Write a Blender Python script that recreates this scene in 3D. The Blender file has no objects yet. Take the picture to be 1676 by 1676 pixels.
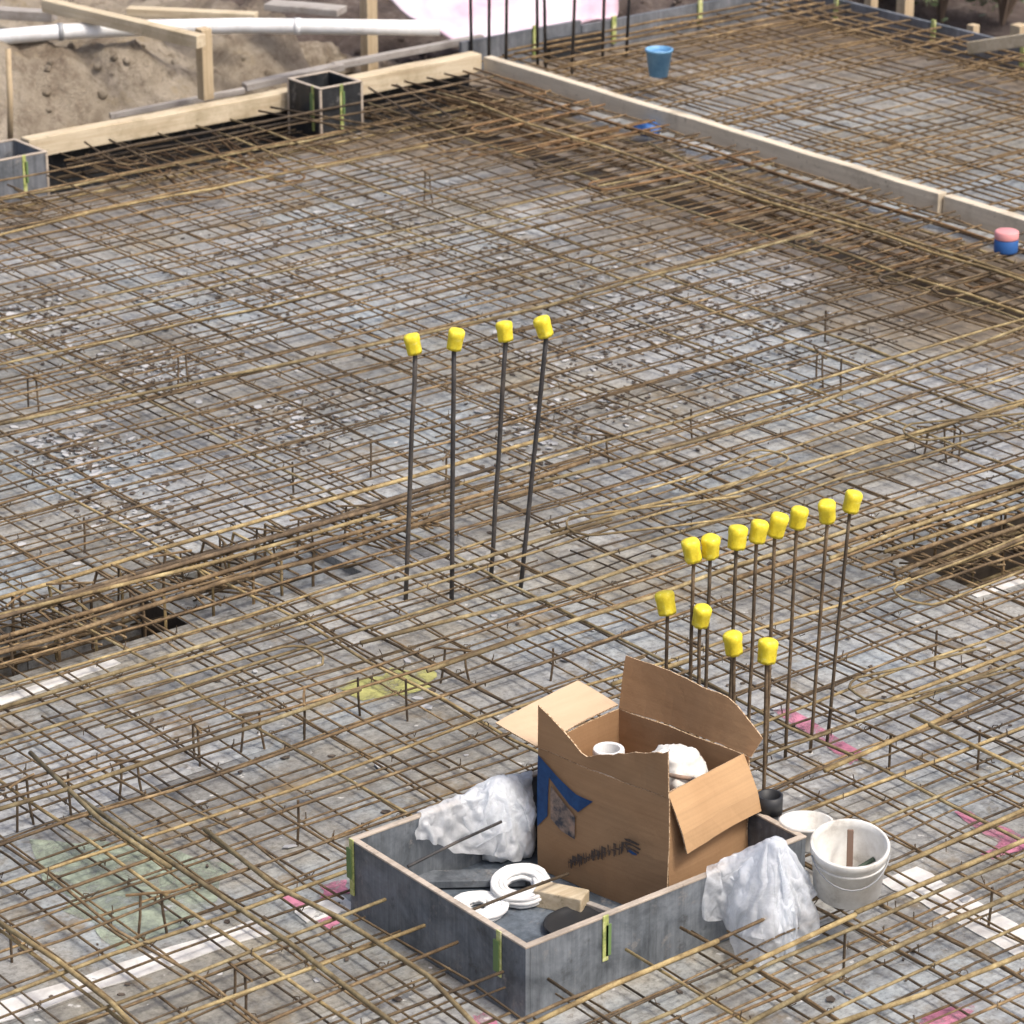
import bpy, bmesh, math, random
from mathutils import Vector, noise, Matrix
R = random.Random(7)
sc = bpy.context.scene
COL = sc.collection
rad = math.radians

# ------------------------------------------------------------------ camera
CAM_H, FPX, W = 5.7, 5235.0, 1676.0
PSI, PITCH = rad(51.45), math.atan(.399)
cf = Vector((math.cos(PSI)*math.cos(PITCH), math.sin(PSI)*math.cos(PITCH), -math.sin(PITCH)))
cr = Vector((math.sin(PSI), -math.cos(PSI), 0))
cu = cr.cross(cf)
CO = Vector((0, 0, CAM_H))
right, fw = cr.copy(), Vector((math.cos(PSI), math.sin(PSI), 0))
cam = bpy.data.cameras.new('camera'); camo = bpy.data.objects.new('camera', cam); COL.objects.link(camo)
camo.matrix_world = Matrix((( cr.x, cu.x, -cf.x, CO.x), (cr.y, cu.y, -cf.y, CO.y), (cr.z, cu.z, -cf.z, CO.z), (0, 0, 0, 1)))
cam.sensor_width = 36; cam.lens = 36*FPX/W; cam.clip_end = 2000; cam.clip_start = .1
cam.dof.use_dof = True; cam.dof.focus_distance = 12.6; cam.dof.aperture_fstop = 5.0
sc.camera = camo

def P(px, py, z=0.0):
    """place on the site seen at a spot of the picture, at height z"""
    d = cf*FPX + cr*(px-838) + cu*(838-py)
    return CO + d*((z-CAM_H)/d.z)
def PY(px, py, y):
    d = cf*FPX + cr*(px-838) + cu*(838-py)
    return CO + d*(y/d.y)
def pix(v):
    q = Vector(v)-CO; k = FPX/q.dot(cf)
    return 838+q.dot(cr)*k, 838-q.dot(cu)*k

# ------------------------------------------------------------------ materials
def mat(name, base, rough=.7, metal=0.0, **k):
    m = bpy.data.materials.new(name); m.use_nodes = True
    b = m.node_tree.nodes['Principled BSDF']
    b.inputs['Base Color'].default_value = (*base, 1); b.inputs['Roughness'].default_value = rough; b.inputs['Metallic'].default_value = metal
    b.inputs['Specular IOR Level'].default_value = k.get('spec', .35)
    return m
class N:
    def __init__(s, m): s.m = m; s.t = m.node_tree; s.b = s.t.nodes['Principled BSDF']
    def new(s, typ, **k):
        n = s.t.nodes.new(typ)
        for a, v in k.items():
            if a.startswith('i_'): n.inputs[a[2:].replace('_', ' ')].default_value = v
            else: setattr(n, a, v)
        return n
    def ln(s, a, b): s.t.links.new(a, b)
    def coord(s, kind='Object', scale=(1, 1, 1), rot=(0, 0, 0)):
        c = s.new('ShaderNodeTexCoord'); mp = s.new('ShaderNodeMapping'); mp.inputs['Scale'].default_value = scale; mp.inputs['Rotation'].default_value = rot
        s.ln(c.outputs[kind], mp.inputs['Vector']); return mp.outputs['Vector']
    def noise(s, vec, scale, detail=6, rough=.6, dist=0):
        n = s.new('ShaderNodeTexNoise'); n.inputs['Scale'].default_value = scale; n.inputs['Detail'].default_value = detail
        n.inputs['Roughness'].default_value = rough; n.inputs['Distortion'].default_value = dist; s.ln(vec, n.inputs['Vector']); return n.outputs['Fac']
    def ramp(s, fac, stops):
        r = s.new('ShaderNodeValToRGB'); e = r.color_ramp.elements
        while len(e) < len(stops): e.new(.5)
        for q, (p, c) in zip(e, stops): q.position = p; q.color = (*c, 1) if len(c) == 3 else c
        s.ln(fac, r.inputs['Fac']); return r.outputs['Color']
    def mix(s, fac, a, b, mode='MIX'):
        n = s.new('ShaderNodeMix', data_type='RGBA', blend_type=mode)
        for v, i in ((fac, 0), (a, 6), (b, 7)):
            if isinstance(v, (int, float)): n.inputs[i].default_value = v
            elif isinstance(v, tuple): n.inputs[i].default_value = (*v, 1)
            else: s.ln(v, n.inputs[i])
        return n.outputs[2]
    def bump(s, h, strength=.4, dist=.01):
        b = s.new('ShaderNodeBump'); b.inputs['Strength'].default_value = strength; b.inputs['Distance'].default_value = dist
        s.ln(h, b.inputs['Height']); s.ln(b.outputs['Normal'], s.b.inputs['Normal'])
    def col(s, c): s.ln(c, s.b.inputs['Base Color'])
    def gray(s, f, lo, hi): return s.ramp(f, [(lo, (0, 0, 0)), (hi, (1, 1, 1))])

def m_rust(name, dark, mid, lite, rough=.8):
    m = mat(name, mid, rough, .0); n = N(m); v = n.coord('Object')
    f = n.noise(v, 9, 8, .75); g = n.noise(v, 1.3, 3, .5)
    c = n.ramp(f, [(.3, dark), (.5, mid), (.68, lite)])
    oi = n.new('ShaderNodeObjectInfo')
    c2 = n.mix(.55, c, n.ramp(oi.outputs['Random'], [(0, (.45, .45, .48)), (.5, (.85, .78, .7)), (1, (1.35, 1.2, 1.0))]), 'MULTIPLY')
    c3 = n.mix(n.gray(g, .5, .75), c2, dark)
    n.col(c3); n.bump(n.noise(v, 160, 3), .5, .003); return m
M = {}
M['rust'] = m_rust('rusty steel', (.045, .032, .02), (.165, .115, .062), (.36, .275, .155))
M['rust_dark'] = m_rust('dark rusty steel', (.032, .025, .019), (.105, .078, .05), (.24, .185, .12))
M['rust_orange'] = m_rust('orange brown rusty steel', (.06, .036, .02), (.19, .115, .055), (.36, .25, .125))
M['ochre'] = m_rust('yellowish rusty steel', (.085, .06, .033), (.27, .21, .105), (.52, .44, .24))
M['steel'] = m_rust('grey black steel', (.025, .025, .027), (.06, .058, .058), (.13, .115, .1), .55)

def m_deck():
    m = mat('weathered plywood deck', (.3, .29, .28), .75); n = N(m); v = n.coord('Object')
    br = n.new('ShaderNodeTexBrick'); br.offset = .5; br.inputs['Scale'].default_value = 1; br.inputs['Mortar Size'].default_value = .004
    br.inputs['Brick Width'].default_value = 1.83; br.inputs['Row Height'].default_value = .61; br.inputs['Mortar Smooth'].default_value = .2
    br.inputs['Color1'].default_value = (.165, .168, .165, 1); br.inputs['Color2'].default_value = (.39, .402, .405, 1); br.inputs['Mortar'].default_value = (.06, .055, .05, 1)
    br.inputs['Bias'].default_value = .05
    n.ln(v, br.inputs['Vector'])
    c = br.outputs['Color']
    big = n.noise(v, .55, 6, .6, .6)
    c = n.mix(n.gray(big, .42, .68), c, (.29, .27, .22))
    blue = n.noise(n.coord('Object', (1, 1, 1), (0, 0, .6)), .9, 5, .6)
    c = n.mix(n.gray(blue, .5, .7), c, (.34, .385, .41))
    st = n.noise(v, 5.5, 9, .72, .8)
    c = n.mix(n.gray(st, .54, .68), c, (.19, .165, .125))
    gr = n.noise(n.coord('Object', (1, 18, 1)), 5, 7, .7)
    c = n.mix(.45, c, n.ramp(gr, [(.25, (.6, .58, .55)), (.75, (1.35, 1.35, 1.35))]), 'MULTIPLY')
    fine = n.noise(v, 34, 6, .75)
    c = n.mix(.75, c, n.ramp(fine, [(.32, (.35, .32, .3)), (.5, (1, 1, 1)), (.68, (1.45, 1.45, 1.45))]), 'MULTIPLY')
    rusty = n.noise(v, 2.4, 7, .7)
    c = n.mix(n.gray(rusty, .57, .7), c, (.23, .17, .095))
    sx = n.new('ShaderNodeSeparateXYZ'); n.ln(v, sx.inputs[0])
    def edge(out, a, b):
        ad = n.new('ShaderNodeMath', operation='MULTIPLY_ADD'); ad.inputs[1].default_value = 2.2; n.ln(big, ad.inputs[0]); n.ln(out, ad.inputs[2])
        mr = n.new('ShaderNodeMapRange'); mr.inputs[1].default_value = a+1.1; mr.inputs[2].default_value = b+1.1; mr.inputs[4].default_value = .75; n.ln(ad.outputs[0], mr.inputs[0]); return mr.outputs[0]
    dirt = n.ramp(n.noise(v, 7, 8, .75), [(.35, (.10, .07, .042)), (.6, (.24, .175, .11))])
    lt = n.new('ShaderNodeMath', operation='LESS_THAN'); lt.inputs[1].default_value = 13.85; n.ln(sx.outputs[0], lt.inputs[0])
    mu = n.new('ShaderNodeMath', operation='MULTIPLY'); n.ln(edge(sx.outputs[0], 11.9, 13.2), mu.inputs[0]); n.ln(lt.outputs[0], mu.inputs[1])
    c = n.mix(mu.outputs[0], c, dirt); c = n.mix(edge(sx.outputs[0], 16.0, 17.0), c, dirt); c = n.mix(edge(sx.outputs[1], 16.0, 17.6), c, dirt)
    sp = n.noise(v, 15, 3, .5); c = n.mix(n.gray(sp, .69, .72), c, (.58, .57, .54))
    n.col(c); n.bump(n.noise(v, 45, 7, .7), .35, .008)
    n.ln(n.ramp(n.noise(v, 1.4, 5), [(.3, (.35,)*3), (.7, (.85,)*3)]), n.b.inputs['Roughness'])
    return m
M['deck'] = m_deck()

def m_wood(name, a, b, dark, scale=1.0, axis=0, rough=.75):
    m = mat(name, a, rough); n = N(m)
    s = [22, 22, 22]; s[axis] = 1.3
    v = n.coord('Object', tuple(q*scale for q in s)); w = n.coord('Object')
    c = n.ramp(n.noise(v, 1.5, 8, .65, .4), [(.3, b), (.62, a)])
    c = n.mix(n.gray(n.noise(w, 2.6, 7, .7), .5, .72), c, dark)
    c = n.mix(n.gray(n.noise(w, 26, 6, .75), .6, .72), c, tuple(q*.5 for q in dark))
    n.col(c); n.bump(n.noise(v, 2, 6), .4, .004); return m
M['timber_x'] = m_wood('pale timber', (.62, .53, .38), (.47, .37, .24), (.36, .29, .18), 1, 0)
M['timber_y'] = m_wood('grey weathered timber', (.66, .58, .45), (.52, .45, .34), (.34, .28, .2), 1, 1)
M['timber_z'] = m_wood('upright timber', (.54, .43, .28), (.40, .30, .18), (.28, .21, .13), 1, 2)
M['timber_grey'] = m_wood('grey plank', (.40, .37, .34), (.28, .25, .22), (.19, .16, .13), 1, 0)
M['trough'] = m_wood('dark trough boards', (.10, .08, .06), (.06, .048, .038), (.035, .028, .022), .5, 0)  # darker board tone used inside the troughs
M['edge'] = m_wood('plywood edge grain', (.50, .43, .35), (.34, .28, .22), (.2, .17, .14), 1.3, 0)

def m_ply(name, base, lite, amt=.5):
    m = mat(name, base, .5, spec=.4); n = N(m); v = n.coord('Object')
    c = n.ramp(n.noise(v, 4.5, 9, .72, .5), [(.36, base), (.52, tuple(.5*(p+q) for p, q in zip(base, lite))), (.7, lite)])
    sv = n.noise(n.coord('Object', (30, 30, 1.6)), 1.3, 7, .7)
    c = n.mix(.6, c, n.ramp(sv, [(.3, (.45, .45, .45)), (.7, (1.5, 1.5, 1.5))]), 'MULTIPLY')
    c = n.mix(n.gray(n.noise(v, 13, 8, .75), .58, .72), c, (.25, .235, .22))
    c = n.mix(n.gray(n.noise(v, 7, 6, .7), .6, .75), c, (.03, .028, .025))
    n.col(c); n.bump(n.noise(v, 30, 5), .25, .004)
    n.ln(n.ramp(n.noise(v, 6, 5), [(.3, (.3,)*3), (.7, (.75,)*3)]), n.b.inputs['Roughness']); return m
M['ply'] = m_ply('film faced plywood', (.065, .075, .085), (.20, .22, .24))
M['ply_black'] = m_ply('black film faced plywood', (.014, .015, .017), (.034, .037, .04))
M['ply_floor'] = m_ply('blue grey form base', (.06, .075, .09), (.16, .19, .225))
M['ply_grey'] = m_ply('grey form panel', (.085, .095, .105), (.21, .22, .24))
M['strap'] = mat('yellow green strap', (.42, .46, .12), .55)
n = N(M['strap']); n.col(n.ramp(n.noise(n.coord(), 14, 6, .7), [(.35, (.12, .17, .06)), (.5, (.40, .44, .14)), (.66, (.70, .68, .40))]))
M['strap_green'] = mat('green strap', (.14, .22, .08), .6)

def m_paint(name, a, b, cover=(.40, .52)):
    m = mat(name, a, .7); n = N(m); v = n.coord('Object'); t = m.node_tree; out = t.nodes['Material Output']
    n.col(n.ramp(n.noise(v, 12, 7, .7), [(.3, b), (.6, a)]))
    tr = n.new('ShaderNodeBsdfTransparent'); mx = n.new('ShaderNodeMixShader')
    n.ln(n.gray(n.noise(v, 9, 8, .7, .5), *cover), mx.inputs[0]); n.ln(tr.outputs[0], mx.inputs[1]); n.ln(n.b.outputs[0], mx.inputs[2]); n.ln(mx.outputs[0], out.inputs['Surface'])
    return m
def m_card(name, a, b):
    m = mat(name, a, .85, spec=.15); n = N(m); v = n.coord('Object')
    c = n.ramp(n.noise(v, 3, 6, .6, .6), [(.3, b), (.65, a)])
    c = n.mix(n.gray(n.noise(v, 6, 9, .8, 1.), .62, .74), c, tuple(q*.55 for q in b))
    c = n.mix(.35, c, n.ramp(n.noise(n.coord('Object', (1, 1, 60)), 1.5, 4), [(.3, (.8,)*3), (.7, (1.15,)*3)]), 'MULTIPLY')
    n.col(c); n.bump(n.noise(v, 11, 7, .65), .35, .01); return m
M['card'] = m_card('brown cardboard', (.36, .22, .118), (.30, .175, .09))
M['card_lit'] = m_card('top lit cardboard', (.60, .45, .30), (.52, .38, .25))  # paler copy of the board, brightness of the upturned flap painted in
M['card_edge'] = mat('corrugated cardboard edge', (.5, .36, .22), .9)
n = N(M['card_edge']); n.col(n.ramp(n.noise(n.coord(), 130, 2, .5), [(.4, (.22, .13, .065)), (.55, (.58, .43, .28))]))
M['print_blue'] = mat('dark blue print', (.012, .055, .16), .75)
n = N(M['print_blue']); n.col(n.ramp(n.noise(n.coord(), 25, 6, .7), [(.3, (.008, .035, .11)), (.7, (.02, .075, .2))]))
M['print_black'] = m_paint('worn black print', (.06, .045, .04), (.10, .07, .05), (.22, .36))
M['print_grey'] = mat('greyish print', (.22, .17, .15), .8)
n = N(M['print_grey']); n.col(n.ramp(n.noise(n.coord(), 22, 4, .6), [(.38, (.05, .05, .06)), (.5, (.2, .15, .12)), (.62, (.33, .22, .16))]))

def m_film(name, colr, alpha, trans):
    m = mat(name, colr, .22, spec=.8); n = N(m); t = m.node_tree; out = t.nodes['Material Output']
    tr = n.new('ShaderNodeBsdfTransparent'); tl = n.new('ShaderNodeBsdfTranslucent'); tl.inputs['Color'].default_value = (*colr, 1)
    m1 = n.new('ShaderNodeMixShader'); m1.inputs[0].default_value = trans
    n.ln(n.b.outputs[0], m1.inputs[1]); n.ln(tl.outputs[0], m1.inputs[2])
    m2 = n.new('ShaderNodeMixShader'); v = n.coord('Object')
    n.ln(n.ramp(n.noise(v, 7, 6, .7, 1.2), [(.34, (alpha[0],)*3), (.64, (alpha[1],)*3)]), m2.inputs[0])
    n.ln(m1.outputs[0], m2.inputs[1]); n.ln(tr.outputs[0], m2.inputs[2]); n.ln(m2.outputs[0], out.inputs['Surface'])
    n.bump(n.noise(v, 26, 4, .6, 2.5), .6, .01)
    return m
M['film'] = m_film('clear crumpled film', (.92, .95, .985), (.60, .22), .5)
M['film_white'] = m_film('white crumpled film', (.93, .955, .98), (.45, .12), .5)
M['white'] = mat('white plastic', (.80, .81, .81), .4)
n = N(M['white']); n.col(n.ramp(n.noise(n.coord(), 7, 7, .7), [(.3, (.66, .65, .62)), (.6, (.84, .85, .85))]))
M['bucket'] = mat('off white bucket plastic', (.72, .71, .67), .45)
n = N(M['bucket']); n.col(n.ramp(n.noise(n.coord(), 6, 8, .72), [(.3, (.34, .31, .27)), (.42, (.60, .58, .53)), (.55, (.72, .71, .67)), (.7, (.80, .80, .77))]))
M['blue'] = mat('blue plastic', (.1, .3, .55), .45)
n = N(M['blue']); n.col(n.ramp(n.noise(n.coord(), 10, 6, .7), [(.3, (.09, .25, .45)), (.7, (.24, .46, .68))]))
M['blue_dark'] = mat('dark blue plastic', (.03, .11, .32), .5)
M['pale_blue'] = mat('pale blue plastic', (.35, .6, .82), .5)
M['salmon'] = mat('pinkish plastic', (.7, .3, .3), .5)
M['yellow'] = mat('yellow plastic cap', (.80, .64, .035), .5)
n = N(M['yellow']); v = n.coord()
n.col(n.ramp(n.noise(v, 38, 6, .7), [(.28, (.46, .34, .05)), (.42, (.72, .57, .03)), (.58, (.80, .67, .05)), (.72, (.86, .78, .25))]))
M['black'] = mat('black rubber', (.025, .026, .028), .5)
M['pipe_steel'] = mat('dull grey pipe', (.30, .31, .32), .4, .1)
M['brown'] = mat('brown stick', (.17, .11, .08), .7)
M['green_rod'] = mat('dark green rod', (.07, .1, .07), .6)

M['pink'] = m_paint('pink marking paint', (.62, .24, .34), (.45, .17, .24), (.38, .56))
M['white_strip'] = m_paint('whitish board', (.74, .73, .70), (.52, .50, .46), (.3, .38))
M['green_stain'] = m_paint('pale green stain', (.37, .43, .33), (.29, .33, .25), (.33, .62))
M['yellow_stain'] = m_paint('yellow green stain', (.48, .47, .17), (.36, .35, .13), (.34, .56))

def m_earth():
    m = mat('tan earth', (.4, .33, .24), .95, spec=.1); n = N(m); v = n.coord('Object')
    c = n.ramp(n.noise(v, .8, 9, .7, .8), [(.34, (.22, .165, .115)), (.46, (.46, .385, .29)), (.6, (.66, .57, .45))])
    c = n.mix(n.gray(n.noise(n.coord('Object', (3, 3, .7)), 2.2, 8, .75), .5, .68), c, (.2, .15, .11))
    c = n.mix(n.gray(n.noise(v, 4, 7), .58, .75), c, (.50, .40, .26))
    sx = n.new('ShaderNodeSeparateXYZ'); n.ln(n.coord('Object'), sx.inputs[0]); ad = n.new('ShaderNodeMath', operation='MULTIPLY_ADD'); ad.inputs[1].default_value = 3.0
    n.ln(n.noise(v, .9, 5), ad.inputs[0]); n.ln(sx.outputs[0], ad.inputs[2]); mr = n.new('ShaderNodeMapRange'); mr.inputs[1].default_value = 14.2; mr.inputs[2].default_value = 15.4; n.ln(ad.outputs[0], mr.inputs[0])
    c = n.mix(mr.outputs[0], c, n.ramp(n.noise(v, 3, 8, .75), [(.3, (.08, .06, .05)), (.55, (.19, .15, .13)), (.72, (.34, .29, .25))]))
    n.col(c); n.bump(n.noise(v, 6, 9, .75), 1., .14); return m
M['earth'] = m_earth()
M['soil'] = mat('dark purple brown soil', (.15, .11, .1), .95, spec=.1)
n = N(M['soil']); v = n.coord(); n.col(n.ramp(n.noise(v, 2.2, 9, .75), [(.3, (.08, .06, .055)), (.55, (.2, .155, .14)), (.72, (.33, .28, .25))])); n.bump(n.noise(v, 7, 8, .7), .7, .06)
M['pinksheet'] = mat('pink sheet', (.80, .46, .58), .6)
n = N(M['pinksheet']); v = n.coord(); n.col(n.ramp(n.noise(v, 1.1, 5, .6, .5), [(.34, (.58, .30, .38)), (.46, (.64, .48, .55)), (.58, (.68, .60, .65))]))
M['leaf'] = mat('leaf', (.1, .15, .06), .6)
n = N(M['leaf']); oi = n.new('ShaderNodeTexCoord'); n.col(n.ramp(n.noise(n.coord(), 3, 4), [(.3, (.05, .08, .035)), (.5, (.13, .17, .08)), (.7, (.30, .34, .22))]))
M['bark'] = mat('bark', (.16, .12, .09), .9)

# ------------------------------------------------------------------ mesh helpers
def obj(name, bm, m, parent=None, smooth=False, bevel=0, loc=None):
    me = bpy.data.meshes.new(name)
    bmesh.ops.recalc_face_normals(bm, faces=bm.faces)
    if smooth:
        for f in bm.faces: f.smooth = True
    bm.to_mesh(me); bm.free()
    me.materials.append(M[m] if isinstance(m, str) else m)
    o = bpy.data.objects.new(name, me); COL.objects.link(o)
    if parent: o.parent = parent
    if loc is not None: o.location = loc
    if bevel:
        b = o.modifiers.new('bevel', 'BEVEL'); b.width = bevel; b.segments = 2; b.limit_method = 'ANGLE'
    return o
def tag(o, label=None, cat=None, group=None, kind=None):
    if label: o['label'] = label
    if cat: o['category'] = cat
    if group: o['group'] = group
    if kind: o['kind'] = kind
    return o
def empty(name, loc, label, cat, group=None, rz=0.0):
    o = bpy.data.objects.new(name, None); COL.objects.link(o); o.location = loc; o.rotation_euler = (0, 0, rz); o.empty_display_size = .1
    return tag(o, label, cat, group)
def copy_tree(o, parent=None):
    c = o.copy(); COL.objects.link(c)
    if parent: c.parent = parent
    for ch in o.children: copy_tree(ch, c)
    return c
def box(bm, x0, x1, y0, y1, z0, z1):
    vs = [bm.verts.new((x, y, z)) for x in (x0, x1) for y in (y0, y1) for z in (z0, z1)]
    for q in ((0, 1, 3, 2), (4, 6, 7, 5), (0, 4, 5, 1), (2, 3, 7, 6), (0, 2, 6, 4), (1, 5, 7, 3)): bm.faces.new([vs[i] for i in q])
    return vs
def bm_box(*a):
    bm = bmesh.new(); box(bm, *a); return bm
def tube(bm, pts, r, sides=6, cap=True):
    pts = [Vector(p) for p in pts]; rings = []; up0 = None
    for i, p in enumerate(pts):
        d = (pts[min(i+1, len(pts)-1)]-pts[max(i-1, 0)]).normalized()
        if up0 is None: up0 = Vector((0, 0, 1)) if abs(d.z) < .9 else Vector((1, 0, 0))
        a = d.cross(up0).normalized(); b = a.cross(d).normalized(); up0 = b
        rr = r[i] if isinstance(r, (list, tuple)) else r
        rings.append([bm.verts.new(p + (a*math.cos(t)+b*math.sin(t))*rr) for t in (2*math.pi*k/sides for k in range(sides))])
    for A, B in zip(rings, rings[1:]):
        for k in range(sides): bm.faces.new((A[k], A[(k+1) % sides], B[(k+1) % sides], B[k]))
    if cap: bm.faces.new(rings[0][::-1]); bm.faces.new(rings[-1])
def bm_tube(pts, r, sides=6):
    bm = bmesh.new(); tube(bm, pts, r, sides); return bm
def beam(bm, a, b, w, h, up=Vector((0, 0, 1)), n=1, jit=0):
    """rectangular board from a to b, a and b on the centre line"""
    a, b = Vector(a), Vector(b); d = (b-a).normalized(); s = d.cross(up).normalized(); u = s.cross(d).normalized(); rings = []
    for i in range(n+1):
        p = a.lerp(b, i/n) + s*R.uniform(-jit, jit) + u*R.uniform(-jit, jit)*.6
        rings.append([bm.verts.new(p+s*x*w/2+u*y*h/2) for x, y in ((-1, -1), (1, -1), (1, 1), (-1, 1))])
    for A, B in zip(rings, rings[1:]):
        for k in range(4): bm.faces.new((A[k], A[(k+1) % 4], B[(k+1) % 4], B[k]))
    bm.faces.new(rings[0][::-1]); bm.faces.new(rings[-1])
def bm_beam(*a, **k):
    bm = bmesh.new(); beam(bm, *a, **k); return bm
def lathe(bm, prof, seg=32, cen=(0, 0, 0)):
    cen = Vector(cen); rings = []
    for r, z in prof:
        rings.append([bm.verts.new(cen+Vector((r*math.cos(2*math.pi*k/seg), r*math.sin(2*math.pi*k/seg), z))) for k in range(seg)] if r > 1e-6 else [bm.verts.new(cen+Vector((0, 0, z)))])
    for A, B in zip(rings, rings[1:]):
        for k in range(seg):
            q = (k+1) % seg
            if len(A) == 1 and len(B) == 1: continue
            if len(A) == 1: bm.faces.new((A[0], B[q], B[k]))
            elif len(B) == 1: bm.faces.new((A[k], A[q], B[0]))
            else: bm.faces.new((A[k], A[q], B[q], B[k]))

# ------------------------------------------------------------------ the setting: deck, troughs, ground
Z_TOP, Z_LOW = .185, .035                    # heights of the upper and lower mat
X_END, Y_END = 13.85, 17.72
def depth(x, y):
    if y > Y_END and x < X_END: return None
    if x < 7.0 and 11.02 < y < 11.5: return -.26
    if x < 7.9 and 11.02 < y < 11.5: return -.04
    if 9.95 < x < 12.75 and 9.08 < y < 9.62: return -.34
    if x < X_END-.1 and 17.3 < y: return -.3
    if 12.75 < x < 13.15 and 9.62 < y < 17.3: return -.07
    return 0.0
def make_deck():
    xs = [-6, 7.0, 7.9, 9.95, 12.75, 13.15, X_END-.1, X_END, 17.25]; ys = [-7, 9.08, 9.62, 11.02, 11.5, 17.3, Y_END, 18.12]
    bm = bmesh.new()
    def quad(*p):
        f = bm.faces.new([bm.verts.new(q) for q in p]); cy = sum(q[1] for q in p)/4
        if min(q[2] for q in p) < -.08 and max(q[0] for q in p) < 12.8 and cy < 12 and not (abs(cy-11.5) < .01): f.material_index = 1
    c = lambda a, i: (a[i]+a[i+1])/2
    D = {(i, j): depth(c(xs, i), c(ys, j)) for i in range(len(xs)-1) for j in range(len(ys)-1)}
    for (i, j), d in D.items():
        if d is None: continue
        quad((xs[i], ys[j], d), (xs[i+1], ys[j], d), (xs[i+1], ys[j+1], d), (xs[i], ys[j+1], d))
        e = D.get((i+1, j), -.45); e = -.45 if e is None else e
        if e != d: quad((xs[i+1], ys[j], d), (xs[i+1], ys[j+1], d), (xs[i+1], ys[j+1], e), (xs[i+1], ys[j], e))
        e = D.get((i, j+1), -.45); e = -.45 if e is None else e
        if e != d: quad((xs[i], ys[j+1], d), (xs[i+1], ys[j+1], d), (xs[i+1], ys[j+1], e), (xs[i], ys[j+1], e))
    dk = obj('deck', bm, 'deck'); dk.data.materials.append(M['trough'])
    return tag(dk, 'grey weathered plywood formwork deck under the reinforcement', 'deck', kind='structure')
deck = make_deck()

def terrain():
    bm = bmesh.new(); nx, ny = 300, 150; V = {}
    xs = [-2+24*i/nx for i in range(nx+1)]; ys = [17.75+9*(j/ny)**1.3 for j in range(ny+1)]
    for i, x in enumerate(xs):
        for j, y in enumerate(ys):
            t = min(1, max(0, (y-18.2)/1.15)); t = t*t*(3-2*t)
            z = -.5 + t*.82
            if x > 13.2: z = -.5+t*.35
            z += .16*noise.fractal(Vector((x*.9, y*.9, 3)), 1, 2, 5) * (.35+t) + .10*noise.fractal(Vector((x*3, y*3, 1)), .8, 2.1, 5)*min(1, .3+t)
            V[i, j] = bm.verts.new((x, y, z))
    for i in range(nx):
        for j in range(ny): bm.faces.new((V[i, j], V[i+1, j], V[i+1, j+1], V[i, j+1]))
    return tag(obj('ground', bm, 'earth', smooth=True), 'tan earth bank rising behind the slab edge', 'ground', kind='structure')
terrain()
bm = bmesh.new(); g = [bm.verts.new(p) for p in ((-900, -900, -.62), (900, -900, -.62), (900, 900, -.62), (-900, 900, -.62))]; bm.faces.new(g)
tag(obj('terrain', bm, 'soil'), 'brown open ground around the building site', 'ground', kind='structure')

# marks on the deck
def patch(name, pts, m, parent, z=.004, label=None, jag=.02):
    bm = bmesh.new(); vs = []
    for a, b in zip(pts, pts[1:]+pts[:1]):
        for k in range(4):
            p = Vector(a).lerp(Vector(b), k/4)
            vs.append(bm.verts.new((p.x+R.uniform(-jag, jag), p.y+R.uniform(-jag, jag), z)))
    f = bm.faces.new(vs); bmesh.ops.triangulate(bm, faces=[f])
    o = obj(name, bm, m, parent)
    if label: o['label'] = label
    return o
def pp(*l): return [P(x, y).xy.to_3d() for x, y in l]
patch('paint_mark', pp((455, 1468), (480, 1462), (560, 1505), (540, 1520)), 'pink', deck, label='pink spray paint dash left of the black tray', jag=.01)
patch('paint_mark', pp((520, 1450), (565, 1440), (572, 1462), (530, 1470)), 'pink', deck, .0045, label='pink spray paint smudge against the tray corner', jag=.015)
patch('paint_mark', pp((1262, 1162), (1290, 1160), (1420, 1235), (1395, 1252)), 'pink', deck, label='long pink spray paint line behind the capped bars', jag=.012)
patch('paint_mark', pp((1565, 1330), (1585, 1328), (1676, 1372), (1690, 1395), (1640, 1385)), 'pink', deck, label='pink spray paint line at the right side', jag=.012)
patch('paint_mark', pp((1600, 1400), (1645, 1380), (1690, 1372), (1690, 1388), (1625, 1408)), 'pink', deck, .005, label='pink spray paint stroke crossing the line at right', jag=.01)
patch('paint_mark', pp((1490, 1690), (1520, 1660), (1585, 1640), (1600, 1655), (1530, 1700)), 'pink', deck, label='pink spray paint stroke near the lower right corner', jag=.012)
patch('paint_mark', pp((770, 1690), (775, 1662), (800, 1660), (830, 1690)), 'pink', deck, label='pink spray paint spot below the tray', jag=.012)
patch('stain', pp((60, 1380), (170, 1370), (390, 1420), (330, 1500), (200, 1560), (110, 1500)), 'green_stain', deck, .0035, 'pale green stain on the deck left of the tray', jag=.05)
patch('stain', pp((560, 1125), (640, 1098), (720, 1100), (690, 1130), (610, 1150)), 'yellow_stain', deck, .0035, 'yellow green stain on the deck behind the tray', jag=.03)
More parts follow.
